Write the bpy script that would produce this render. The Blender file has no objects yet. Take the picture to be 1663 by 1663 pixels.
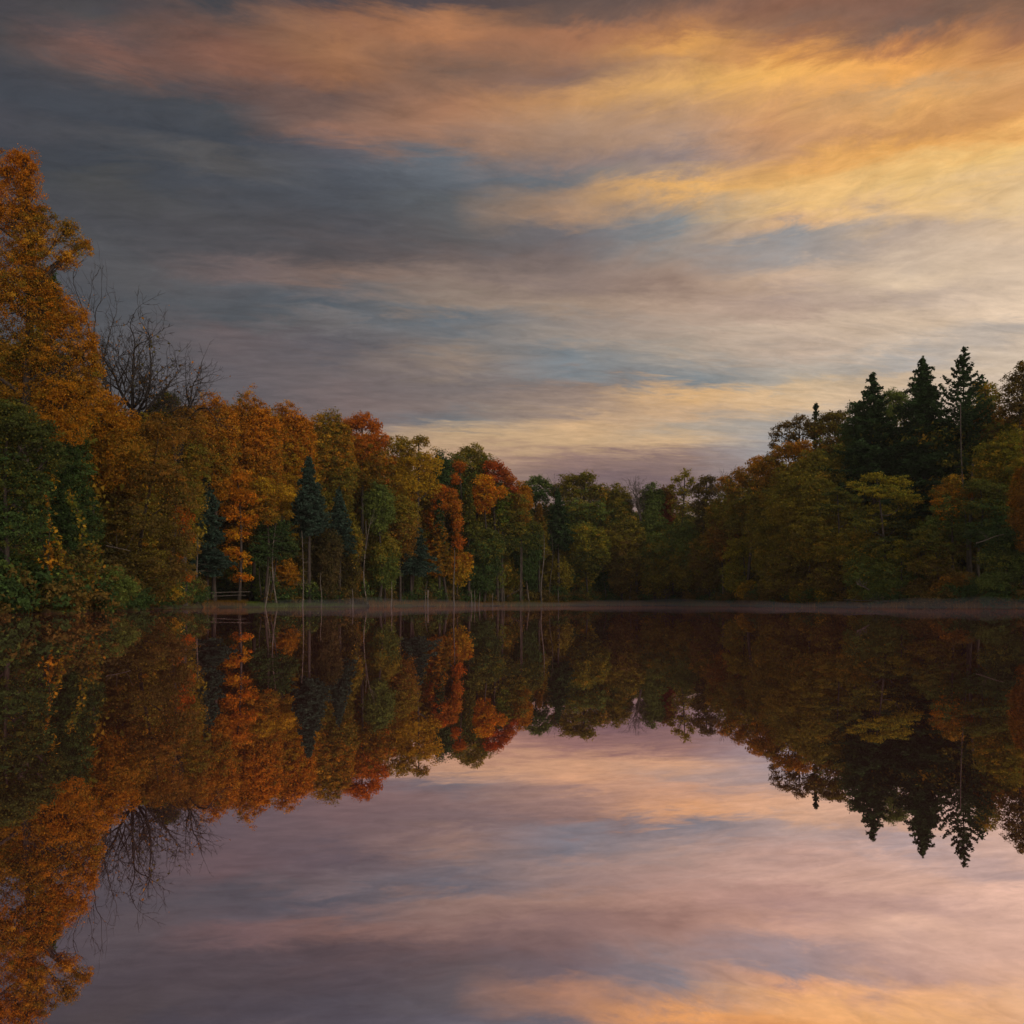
import bpy, math, random
import numpy as np
PI = math.pi

# ------------------------------------------------------------------ camera
F, CX, HZ, W = 1500.0, 831.5, 978.0, 1663.0
CAMZ = 0.52
sc = bpy.context.scene
COL = sc.collection
cam_d = bpy.data.cameras.new('camera')
cam = bpy.data.objects.new('camera', cam_d)
COL.objects.link(cam)
cam.location = (0, 0, CAMZ)
cam.rotation_euler = (math.radians(90), 0, 0)
cam_d.sensor_width = 36
cam_d.sensor_fit = 'HORIZONTAL'
cam_d.lens = 36 * F / W
cam_d.shift_y = (HZ - W / 2) / W
cam_d.clip_start = 0.05
cam_d.clip_end = 6000
sc.camera = cam

sc.view_settings.view_transform = 'Standard'
sc.view_settings.look = 'None'
sc.view_settings.exposure = 0
sc.view_settings.gamma = 1
sc.render.resolution_x = sc.render.resolution_y = 1024
try:
    cy = sc.cycles
    cy.max_bounces = 7; cy.diffuse_bounces = 3; cy.glossy_bounces = 3
    cy.transmission_bounces = 3; cy.transparent_max_bounces = 6; cy.volume_bounces = 0
    cy.use_denoising = True
    cy.sample_clamp_indirect = 4
except Exception:
    pass

def lin(c):
    return tuple((v / 255 / 12.92) if v / 255 <= 0.04045 else ((v / 255 + 0.055) / 1.055) ** 2.4 for v in c)

# ------------------------------------------------------------------ sky
SUN_AZ, SUN_EL = math.radians(128), math.radians(33)     # azimuth from +Y towards +X
world = bpy.data.worlds.new('World')
sc.world = world
world.use_nodes = True
NT = world.node_tree
NT.nodes.clear()

def wire(nt, v, sock):
    if isinstance(v, (int, float)):
        sock.default_value = v
    elif isinstance(v, tuple):
        sock.default_value = v
    else:
        nt.links.new(v, sock)

class G:
    """short-hand for building a node graph"""
    def __init__(s, nt): s.nt = nt
    def m(s, op, a, b=None, c=None, clamp=False):
        n = s.nt.nodes.new('ShaderNodeMath'); n.operation = op; n.use_clamp = clamp
        wire(s.nt, a, n.inputs[0])
        if b is not None: wire(s.nt, b, n.inputs[1])
        if c is not None: wire(s.nt, c, n.inputs[2])
        return n.outputs[0]
    def rng(s, v, a, b, c=0.0, d=1.0, smooth=True):
        n = s.nt.nodes.new('ShaderNodeMapRange'); n.clamp = True
        n.interpolation_type = 'SMOOTHSTEP' if smooth else 'LINEAR'
        wire(s.nt, v, n.inputs['Value'])
        n.inputs['From Min'].default_value = a; n.inputs['From Max'].default_value = b
        n.inputs['To Min'].default_value = c; n.inputs['To Max'].default_value = d
        return n.outputs[0]
    def vec(s, x, y, z=0.0):
        n = s.nt.nodes.new('ShaderNodeCombineXYZ')
        for i, v in enumerate((x, y, z)): wire(s.nt, v, n.inputs[i])
        return n.outputs[0]
    def noise(s, v, scale=1.0, detail=4, rough=0.55, dist=0.0, col=False):
        n = s.nt.nodes.new('ShaderNodeTexNoise'); n.noise_dimensions = '3D'
        wire(s.nt, v, n.inputs['Vector'])
        n.inputs['Scale'].default_value = scale; n.inputs['Detail'].default_value = detail
        n.inputs['Roughness'].default_value = rough; n.inputs['Distortion'].default_value = dist
        return n.outputs['Color' if col else 'Fac']
    def mix(s, f, a, b, mode='MIX'):
        n = s.nt.nodes.new('ShaderNodeMix'); n.data_type = 'RGBA'; n.blend_type = mode
        wire(s.nt, f, n.inputs[0])
        for i, v in ((6, a), (7, b)):
            if isinstance(v, tuple) and len(v) == 3: v = v + (1,)
            wire(s.nt, v, n.inputs[i])
        return n.outputs[2]
    def ramp(s, f, stops):
        n = s.nt.nodes.new('ShaderNodeValToRGB'); cr = n.color_ramp
        cr.interpolation = 'LINEAR'
        stops = sorted(stops)
        while len(cr.elements) < len(stops): cr.elements.new(0.5)
        for e, (p, c) in zip(cr.elements, stops):
            e.position = p; e.color = tuple(c) + (1,)
        wire(s.nt, f, n.inputs[0])
        return n.outputs[0]

# colours of the cloud deck, by bearing (columns) and height above the horizon (rows)
SKY = {
 0:   [(0,70,68,72),(50,76,72,73),(100,66,68,78),(150,62,68,80),(205,71,71,77),(255,61,68,80),(310,69,70,75),(360,73,73,77),(410,76,76,82),(500,76,78,84),(700,84,84,88)],
 185: [(0,72,70,74),(30,76,72,72),(60,92,76,74),(92,126,91,80),(118,92,80,78),(150,68,72,82),(200,63,69,81),(232,77,77,80),(262,61,69,81),(300,74,74,74),(350,74,74,78),(400,79,79,82),(450,86,85,87),(500,80,82,86),(560,84,84,88),(700,92,90,94)],
 370: [(0,68,68,72),(28,108,84,75),(60,125,88,74),(92,138,96,79),(120,120,91,80),(150,97,80,78),(180,72,76,84),(225,63,71,84),(262,88,86,86),(295,70,75,86),(350,78,77,80),(400,82,79,82),(437,112,97,95),(468,88,88,92),(510,77,83,91),(545,101,90,91),(600,94,88,92),(700,104,96,98)],
 555: [(0,78,72,76),(28,142,99,76),(60,160,112,79),(100,152,106,78),(140,108,87,81),(178,122,96,86),(208,147,109,92),(240,95,92,98),(280,78,85,98),(330,76,80,90),(380,82,80,84),(420,92,84,84),(458,130,109,99),(482,110,104,104),(508,78,91,104),(532,112,108,108),(560,92,89,94),(600,108,98,98),(650,120,104,102),(720,126,112,110)],
 740: [(0,84,74,76),(25,160,112,80),(45,178,122,84),(70,150,108,84),(105,122,97,84),(130,142,107,87),(160,168,121,92),(200,167,123,96),(240,140,112,98),(268,98,108,120),(300,90,97,108),(330,90,95,100),(380,98,94,94),(420,105,94,92),(462,134,116,106),(500,142,126,114),(530,96,110,122),(560,122,119,118),(588,144,127,114),(620,118,108,106),(660,132,118,112),(688,110,117,124),(712,197,166,130),(742,190,155,125)],
 925: [(0,96,80,75),(32,106,86,78),(60,165,114,84),(90,163,117,88),(132,132,106,96),(160,195,145,98),(200,174,139,112),(240,160,130,110),(270,140,120,112),(292,98,109,120),(320,152,128,110),(345,172,138,110),(380,113,109,112),(420,122,108,104),(460,138,120,112),(498,160,139,122),(530,140,131,125),(552,152,140,130),(578,114,127,136),(602,119,130,138),(630,142,123,112),(660,160,138,122),(690,208,170,128),(718,205,170,130),(745,150,121,112),(778,118,97,100)],
 1110:[(0,108,86,78),(30,146,106,83),(58,184,128,82),(80,222,160,88),(110,194,144,95),(145,228,174,104),(190,192,150,112),(235,180,147,124),(262,148,131,127),(286,178,148,122),(310,232,176,104),(338,176,150,124),(370,132,137,140),(400,154,142,134),(432,164,141,126),(460,146,123,110),(498,186,159,139),(540,178,158,142),(570,172,157,142),(598,150,147,143),(618,124,138,145),(642,222,178,126),(670,200,166,132),(698,176,160,142),(722,212,177,136),(748,146,121,112),(785,120,100,103)],
 1295:[(0,138,97,77),(30,138,104,86),(58,160,111,80),(90,220,154,84),(115,245,182,98),(150,224,167,101),(200,204,150,106),(240,194,146,107),(270,226,168,99),(300,230,180,112),(340,238,192,128),(368,218,176,134),(390,148,146,146),(420,160,151,146),(448,206,176,150),(474,176,153,140),(500,184,158,141),(530,207,182,159),(560,193,171,153),(598,184,172,158),(626,204,178,146),(650,218,185,146),(680,174,165,156),(718,156,158,161),(770,160,150,148)],
 1480:[(0,126,92,77),(30,118,94,83),(58,178,120,79),(90,240,169,90),(120,232,167,96),(148,200,156,108),(180,226,168,101),(210,204,148,92),(242,230,167,92),(280,233,184,115),(322,240,197,130),(352,228,188,138),(386,186,164,147),(420,207,184,161),(450,222,196,167),(478,190,169,153),(520,218,192,165),(550,212,190,168),(582,174,168,163),(610,206,180,151),(640,198,177,156),(700,190,170,152)],
 1663:[(0,134,100,80),(30,150,106,80),(60,160,110,78),(90,206,146,88),(120,216,162,106),(150,204,150,98),(188,208,150,91),(222,238,178,105),(262,242,197,125),(298,224,188,140),(330,234,200,150),(360,222,191,155),(400,215,189,163),(450,221,196,170),(498,236,209,181),(532,178,168,160),(560,212,191,170),(590,213,193,171),(680,190,170,155)],
}
for rows in SKY.values():            # the gaps in the deck are more grey than blue
    for k_, (p_, r_c, g_c, b_c) in enumerate(rows):
        if b_c > r_c + 8:
            m_c = (r_c + g_c + b_c) / 3
            rows[k_] = (p_, r_c + (m_c - r_c) * .4, g_c + (m_c - g_c) * .4, b_c + (m_c - b_c) * .4)
EMAX = math.radians(46)
def azel(px, py):
    u, v = (px - CX) / F, (HZ - py) / F
    return math.atan(u), math.atan2(v, math.sqrt(1 + u * u))

g = G(NT)
tc = NT.nodes.new('ShaderNodeTexCoord')
sep = NT.nodes.new('ShaderNodeSeparateXYZ')
NT.links.new(tc.outputs['Generated'], sep.inputs[0])
X, Y, Z = sep.outputs
az = g.m('ARCTAN2', X, Y)
el = g.m('ARCSINE', g.m('MAXIMUM', Z, 0.0))
# streak direction: sinks to the right on the left, climbs to the right high on the right
right = g.m('MULTIPLY', g.rng(az, -0.15, 0.25), g.rng(el, 0.24, 0.40))
# the deck seen in perspective: near the horizon its billows are foreshortened into bands
inv = g.m('DIVIDE', 1.0, g.m('ADD', g.m('MAXIMUM', Z, 0.0), 0.10))
PXc, PYc = g.m('MULTIPLY', X, inv), g.m('MULTIPLY', Y, inv)
def deck(a, b, sk, detail, rough, dist, z, col=False):
    return g.noise(g.vec(g.m('MULTIPLY', PXc, a), g.m('MULTIPLY', g.m('ADD', PYc, g.m('MULTIPLY', PXc, sk)), b), z), 1.0, detail, rough, dist, col=col)
def cloud(a, b, detail, rough, dist, z):
    return g.mix(right, deck(a, b, -0.15, detail, rough, dist, z, True), deck(a * 1.2, b * 0.85, 0.32, detail, rough, dist, z + 7, True))
big = cloud(1.1, 1.9, 8, 0.60, 0.3, 1.7)
fine = cloud(4.2, 9.0, 10, 0.70, 0.5, 4.1)
def comp(c, i):
    n = NT.nodes.new('ShaderNodeSeparateColor'); NT.links.new(c, n.inputs[0]); return n.outputs[i]
bx_, by_, bz_ = comp(big, 0), comp(big, 1), comp(big, 2)
fx_, fy_ = comp(fine, 0), comp(fine, 1)
ctr = lambda v, k: g.m('MULTIPLY', g.m('SUBTRACT', v, 0.5), k)
amp = g.rng(el, 0.02, 0.32, 0.45, 1.0)
az2 = g.m('ADD', g.m('ADD', az, ctr(bx_, 0.14)), ctr(fx_, 0.07))
el2 = g.m('ADD', el, g.m('MULTIPLY', amp, g.m('ADD', ctr(by_, 0.065), ctr(fy_, 0.075))))
pos = g.m('DIVIDE', el2, EMAX, clamp=True)
cols = sorted(SKY)
cur = None
for i, cx_ in enumerate(cols):
    SKY[cx_].append((860, 150, 128, 118))
    r = g.ramp(pos, [(azel(cx_, row[0])[1] / EMAX, lin(row[1:])) for row in SKY[cx_]])
    if cur is None: cur = r
    else:
        a0, a1 = azel(cols[i - 1], 500)[0], azel(cx_, 500)[0]
        cur = g.mix(g.rng(az2, a0, a1, smooth=False), cur, r)
# fibres and billows of the cloud itself
puff = g.mix(right, deck(8.0, 17.0, -0.1, 8, 0.72, 0.5, 9.3), deck(11.0, 13.0, 0.3, 8, 0.70, 0.5, 3.3))
lum = g.m('ADD', 1.0, g.m('ADD', ctr(puff, 0.85), g.m('ADD', ctr(bz_, 0.34), ctr(fx_, 0.26))))
cur = g.mix(1.0, cur, g.vec(lum, lum, lum), 'MULTIPLY')
# overhead dull lilac grey; the unseen deck behind the viewer brightened to light the trees
back = g.rng(g.m('ABSOLUTE', az), 0.75, 2.0)
cur = g.mix(back, cur, lin((206, 192, 182)))
over = g.rng(el, 0.62, 1.0)
cur = g.mix(over, cur, lin((132, 116, 112)))
nish = NT.nodes.new('ShaderNodeTexSky'); nish.sky_type = 'NISHITA'; nish.sun_disc = False
nish.sun_elevation = SUN_EL; nish.sun_rotation = SUN_AZ
nish.dust_density = 2.0
bg1 = NT.nodes.new('ShaderNodeBackground'); bg1.inputs[1].default_value = 0.05
NT.links.new(nish.outputs[0], bg1.inputs[0])
bg2 = NT.nodes.new('ShaderNodeBackground'); bg2.inputs[1].default_value = 1.0
NT.links.new(cur, bg2.inputs[0])
mx = NT.nodes.new('ShaderNodeMixShader'); mx.inputs[0].default_value = 0.97
NT.links.new(bg1.outputs[0], mx.inputs[1]); NT.links.new(bg2.outputs[0], mx.inputs[2])
wo = NT.nodes.new('ShaderNodeOutputWorld'); NT.links.new(mx.outputs[0], wo.inputs[0])
try:
    world.cycles.sampling_method = 'MANUAL'; world.cycles.sample_map_resolution = 512
except Exception: pass

# ------------------------------------------------------------------ sun, low and veiled by cloud on the right
sd = bpy.data.lights.new('sun', 'SUN')
sun = bpy.data.objects.new('sun', sd); COL.objects.link(sun)
sd.energy = 1.4; sd.angle = math.radians(20); sd.color = (1.0, 0.84, 0.66)
sx, sy, sz = math.sin(SUN_AZ) * math.cos(SUN_EL), math.cos(SUN_AZ) * math.cos(SUN_EL), math.sin(SUN_EL)
from mathutils import Vector
sun.rotation_euler = Vector((sx, sy, sz)).to_track_quat('Z', 'Y').to_euler()
sun.location = (60, 0, 40)

# ------------------------------------------------------------------ water
def new_mat(name):
    m = bpy.data.materials.new(name); m.use_nodes = True
    m.node_tree.nodes.clear()
    return m, m.node_tree, G(m.node_tree)

def water_mat():
    m, nt, g = new_mat('still water')
    geo = nt.nodes.new('ShaderNodeNewGeometry')
    s = nt.nodes.new('ShaderNodeSeparateXYZ'); nt.links.new(geo.outputs['Position'], s.inputs[0])
    v = g.vec(g.m('MULTIPLY', s.outputs[0], 0.35), g.m('MULTIPLY', s.outputs[1], 0.22), 0)
    n1 = g.noise(v, 1.0, 3, 0.5)
    bmp = nt.nodes.new('ShaderNodeBump'); bmp.inputs['Strength'].default_value = 0.05
    bmp.inputs['Distance'].default_value = 0.02
    nt.links.new(n1, bmp.inputs['Height'])
    gl = nt.nodes.new('ShaderNodeBsdfGlossy'); gl.inputs['Roughness'].default_value = 0.007
    gl.inputs['Color'].default_value = (1.0, 0.80, 0.845, 1)
    nt.links.new(bmp.outputs[0], gl.inputs['Normal'])
    df = nt.nodes.new('ShaderNodeBsdfDiffuse'); df.inputs['Color'].default_value = (0.010, 0.004, 0.004, 1)
    ad = nt.nodes.new('ShaderNodeAddShader')
    nt.links.new(gl.outputs[0], ad.inputs[0]); nt.links.new(df.outputs[0], ad.inputs[1])
    o = nt.nodes.new('ShaderNodeOutputMaterial'); nt.links.new(ad.outputs[0], o.inputs[0])
    return m

me = bpy.data.meshes.new('water')
R_ = 740
me.from_pydata([(-R_, -R_, 0), (R_, -R_, 0), (R_, R_, 0), (-R_, R_, 0)], [], [(0, 1, 2, 3)])
wobj = bpy.data.objects.new('water', me); COL.objects.link(wobj)
me.materials.append(water_mat()); wobj['kind'] = 'structure'; wobj['label'] = 'still mauve pond water mirroring trees and sunset clouds'

# ------------------------------------------------------------------ layout helpers
SHORE = [(-900, 26), (-400, 34), (0, 44), (100, 46), (160, 50), (230, 62), (300, 78), (340, 92), (450, 96),
         (600, 108), (750, 122), (850, 132), (1000, 145), (1100, 145), (1200, 130), (1260, 112), (1350, 98),
         (1450, 90), (1663, 80), (2000, 66), (2600, 50), (4000, 40)]
SX = np.array([p[0] for p in SHORE], float); SD = np.array([p[1] for p in SHORE], float)
def shore_d(px): return np.interp(px, SX, SD)
def ground_h(px, s):
    """height of the land s metres behind the waterline on the bearing of px"""
    px = np.asarray(px, float); s = np.asarray(s, float)
    slope = np.interp(px, [-200, 300, 700, 900, 1150, 1350, 1700], [0.10, 0.09, 0.05, 0.02, 0.03, 0.12, 0.14])
    bank = 0.22 * np.clip(s / 1.2, 0, 1) + 0.40 * np.clip((s - 1.2) / 9, 0, 1)
    hill = slope * np.clip(s - 6, 0, 70) + 0.22 * np.clip(s - 38, 0, 60)
    bumps = 0.12 * np.sin(px * 0.021 + s * 0.5) * np.clip(s / 4, 0, 1) + 0.06 * np.sin(px * 0.07 - s * 0.9) * np.clip(s / 2, 0, 1)
    under = -0.6 * np.clip(-s / 4, 0, 1)
    return np.where(s < 0, under - 0.02, bank + hill + bumps - 0.02)
def ground_at(px, d):
    return float(ground_h(px, d - shore_d(px)))
def P(px, py, d):
    return np.array([(px - CX) / F * d, d, CAMZ + (HZ - py) / F * d])

def mesh_obj(name, V, Fc, mat, parent=None, cols=None, smooth=False, nper=None):
    V = np.asarray(V, np.float32); Fc = np.asarray(Fc, np.int32)
    k = Fc.shape[1]; n = len(Fc)
    me = bpy.data.meshes.new(name)
    me.vertices.add(len(V)); me.vertices.foreach_set('co', V.ravel())
    me.loops.add(n * k); me.loops.foreach_set('vertex_index', Fc.ravel())
    me.polygons.add(n); me.polygons.foreach_set('loop_start', np.arange(0, n * k, k, dtype=np.int32))
    if smooth: me.polygons.foreach_set('use_smooth', np.ones(n, bool))
    me.update(calc_edges=True)
    if cols is not None:
        a = me.attributes.new('tint', 'FLOAT_COLOR', 'FACE')
        c = np.ones((n, 4), np.float32); c[:, :3] = cols
        a.data.foreach_set('color', c.ravel())
    me.materials.append(mat)
    o = bpy.data.objects.new(name, me); COL.objects.link(o)
    if parent is not None: o.parent = parent
    return o

def thing(name, label, cat, loc, group=None):
    o = bpy.data.objects.new(name, None); COL.objects.link(o)
    o.empty_display_size = 0.5
    o.location = [float(v) for v in loc]; o['label'] = label; o['category'] = cat
    if group: o['group'] = group
    return o
def tag(o, label, cat, group=None):
    o['label'] = label; o['category'] = cat
    if group: o['group'] = group
    return o

# ------------------------------------------------------------------ materials
def foliage_mat():
    m, nt, g = new_mat('foliage')
    at = nt.nodes.new('ShaderNodeAttribute'); at.attribute_name = 'tint'
    df = nt.nodes.new('ShaderNodeBsdfDiffuse'); tr = nt.nodes.new('ShaderNodeBsdfTranslucent')
    nt.links.new(at.outputs['Color'], df.inputs['Color']); nt.links.new(at.outputs['Color'], tr.inputs['Color'])
    mx = nt.nodes.new('ShaderNodeMixShader'); mx.inputs[0].default_value = 0.42
    nt.links.new(df.outputs[0], mx.inputs[1]); nt.links.new(tr.outputs[0], mx.inputs[2])
    o = nt.nodes.new('ShaderNodeOutputMaterial'); nt.links.new(mx.outputs[0], o.inputs[0])
    return m
def bark_mat(name, c1, c2, sc_=3.0):
    m, nt, g = new_mat(name)
    tcn = nt.nodes.new('ShaderNodeTexCoord')
    mp = nt.nodes.new('ShaderNodeMapping'); mp.inputs['Scale'].default_value = (sc_, sc_, sc_ * 0.35)
    nt.links.new(tcn.outputs['Object'], mp.inputs[0])
    n = g.noise(mp.outputs[0], 1.6, 6, 0.7)
    c = g.mix(g.rng(n, 0.35, 0.65), c1, c2)
    df = nt.nodes.new('ShaderNodeBsdfPrincipled'); df.inputs['Roughness'].default_value = 0.9
    nt.links.new(c, df.inputs['Base Color'])
    b = nt.nodes.new('ShaderNodeBump'); b.inputs['Distance'].default_value = 0.02; b.inputs['Strength'].default_value = 0.6
    nt.links.new(n, b.inputs['Height']); nt.links.new(b.outputs[0], df.inputs['Normal'])
    o = nt.nodes.new('ShaderNodeOutputMaterial'); nt.links.new(df.outputs[0], o.inputs[0])
    return m
FOL = foliage_mat()
BARK = bark_mat('dark bark', (0.018, 0.014, 0.011), (0.05, 0.038, 0.03))
GREYBARK = bark_mat('grey bark', (0.045, 0.038, 0.032), (0.11, 0.093, 0.077))
TWIG = bark_mat('dark twig bark', (0.010, 0.008, 0.007), (0.022, 0.018, 0.015))
PALE = bark_mat('pale dead wood', (0.05, 0.042, 0.035), (0.17, 0.148, 0.122), 2.0)

# ------------------------------------------------------------------ tubes
class Tubes:
    def __init__(s): s.V = []; s.F = []; s.n = 0
    def add(s, pts, rad, k=5):
        pts = np.asarray(pts, float); m = len(pts)
        rad = np.broadcast_to(np.asarray(rad, float), (m,))
        t = np.gradient(pts, axis=0); t /= np.linalg.norm(t, axis=1)[:, None] + 1e-9
        ref = np.array([0, 1, 0.0]) if abs(t[0, 1]) < 0.8 else np.array([1.0, 0, 0])
        a = np.cross(t, ref); a /= np.linalg.norm(a, axis=1)[:, None] + 1e-9
        b = np.cross(t, a)
        th = np.arange(k) * 2 * PI / k
        ring = pts[:, None] + rad[:, None, None] * (np.cos(th)[None, :, None] * a[:, None] + np.sin(th)[None, :, None] * b[:, None])
        s.V.append(ring.reshape(-1, 3))
        i = np.arange(m - 1)[:, None] * k; j = np.arange(k)[None]; j2 = (j + 1) % k
        f = np.stack([i + j, i + j2, i + k + j2, i + k + j], -1).reshape(-1, 4) + s.n
        s.F.append(f); s.n += m * k
        # close the tip
        return s
    def build(s, name, mat, parent=None):
        return mesh_obj(name, np.concatenate(s.V), np.concatenate(s.F), mat, parent, smooth=True)

def bend(a, b, rng, n=6, wob=0.06, sag=0.0):
    a = np.asarray(a, float); b = np.asarray(b, float)
    t = np.linspace(0, 1, n)[:, None]; L = np.linalg.norm(b - a)
    w = rng.normal(0, wob * L, 3); w2 = rng.normal(0, wob * 0.5 * L, 3)
    p = a + (b - a) * t + w * np.sin(PI * t) + w2 * np.sin(2 * PI * t)
    p[:, 2] += sag * L * np.sin(PI * t[:, 0])
    return p

# ------------------------------------------------------------------ leaves
def leaves(C, size, N, rng, quad=True, aspect=1.6, axis=None, upbias=0.5):
    """one small face per leaf (or spray): C centres, size, normals hint N"""
    n = len(C)
    nr = rng.normal(0, 1, (n, 3)); nr /= np.linalg.norm(nr, axis=1)[:, None]
    nr = nr * 0.9 + N + np.array([0, 0, upbias]); nr /= np.linalg.norm(nr, axis=1)[:, None] + 1e-9
    r = rng.normal(0, 1, (n, 3)) if axis is None else axis
    t = np.cross(nr, r); t /= np.linalg.norm(t, axis=1)[:, None] + 1e-9
    b = np.cross(nr, t)
    sz = (size * rng.uniform(0.65, 1.35, n))[:, None]
    L, Wd = b * sz * aspect * 0.5, t * sz * 0.5
    if quad:
        V = np.stack([C - L, C + Wd - L * 0.1, C + L, C - Wd - L * 0.1], 1).reshape(-1, 3)
        Fc = np.arange(n * 4).reshape(-1, 4)
    else:
        V = np.stack([C - L * 0.8 - Wd, C - L * 0.6 + Wd * 1.1, C + L], 1).reshape(-1, 3)
        Fc = np.arange(n * 3).reshape(-1, 3)
    return V, Fc

PAL = {  # leaf base colours (linear) with weights
 'orange': [((0.474, 0.186, 0.014), 4), ((0.342, 0.143, 0.014), 3), ((0.494, 0.264, 0.024), 2), ((0.170, 0.120, 0.020), 1)],
 'orangeolive': [((0.417, 0.186, 0.014), 4), ((0.285, 0.154, 0.018), 3), ((0.170, 0.130, 0.018), 3), ((0.455, 0.264, 0.024), 1)],
 'gold': [((0.437, 0.275, 0.019), 4), ((0.322, 0.209, 0.018), 3), ((0.200, 0.160, 0.020), 2)],
 'brightorange': [((0.626, 0.220, 0.012), 4), ((0.569, 0.296, 0.017), 2), ((0.437, 0.154, 0.014), 2)],
 'red': [((0.43, 0.095, 0.018), 4), ((0.33, 0.085, 0.018), 3), ((0.42, 0.14, 0.015), 2)],
 'redorange': [((0.46, 0.135, 0.014), 4), ((0.36, 0.12, 0.015), 3), ((0.42, 0.19, 0.016), 2)],
 'darkred': [((0.245, 0.050, 0.020), 3), ((0.160, 0.045, 0.020), 2)],
 'rust': [((0.242, 0.127, 0.022), 4), ((0.171, 0.099, 0.020), 3), ((0.303, 0.149, 0.018), 2), ((0.121, 0.110, 0.020), 3)],
 'brown': [((0.163, 0.108, 0.027), 4), ((0.112, 0.084, 0.022), 3), ((0.179, 0.144, 0.022), 2)],
 'darkbrown': [((0.093, 0.071, 0.026), 4), ((0.064, 0.057, 0.021), 3), ((0.116, 0.094, 0.023), 1)],
 'olive': [((0.237, 0.190, 0.024), 4), ((0.154, 0.143, 0.022), 3), ((0.291, 0.187, 0.022), 2)],
 'yellowgreen': [((0.285, 0.237, 0.022), 4), ((0.178, 0.178, 0.022), 3), ((0.363, 0.235, 0.022), 2)],
 'green': [((0.138, 0.186, 0.039), 4), ((0.097, 0.138, 0.033), 3), ((0.152, 0.166, 0.028), 2)],
 'brightgreen': [((0.120, 0.170, 0.022), 4), ((0.080, 0.110, 0.020), 3)],
 'greengold': [((0.107, 0.131, 0.024), 4), ((0.338, 0.221, 0.022), 2), ((0.154, 0.143, 0.022), 3)],
 'darkgreen': [((0.058, 0.103, 0.030), 4), ((0.041, 0.075, 0.025), 3), ((0.069, 0.097, 0.028), 1)],
 'spruce': [((0.048, 0.092, 0.034), 4), ((0.032, 0.062, 0.025), 3)],
 'bluespruce': [((0.055, 0.100, 0.072), 4), ((0.038, 0.070, 0.052), 3)],
 'pine': [((0.101, 0.119, 0.024), 4), ((0.154, 0.143, 0.024), 2), ((0.059, 0.077, 0.022), 3)],
}
def pick(pal, pos, rng, top=None, zr=None, patch=1.6):
    """tints per clump: neighbours on one bough tend to share a tint"""
    cs = np.array([c for c, _ in PAL[pal]]); ws = np.array([w for _, w in PAL[pal]], float)
    cum = np.cumsum(ws / ws.sum()); off = rng.uniform(0, 50, 3)
    q = (np.sin(pos[:, 0] / patch + off[0]) + np.sin(pos[:, 2] / patch * 1.2 + off[1]) + np.sin((pos[:, 0] + pos[:, 1] - pos[:, 2]) / patch * 0.7 + off[2])) / 3
    r = np.clip(0.5 + 0.42 * q + rng.normal(0, 0.16, len(pos)), 0, 0.999)
    c = cs[np.searchsorted(cum, r)]
    if top is not None:
        c2 = pick(top, pos, rng, patch=patch)
        f = np.clip((pos[:, 2] - zr[0]) / max(zr[1] - zr[0], .1), 0, 1)
        c = np.where((f + rng.normal(0, 0.15, len(pos)) > 0.55)[:, None], c2, c)
    return c

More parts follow.
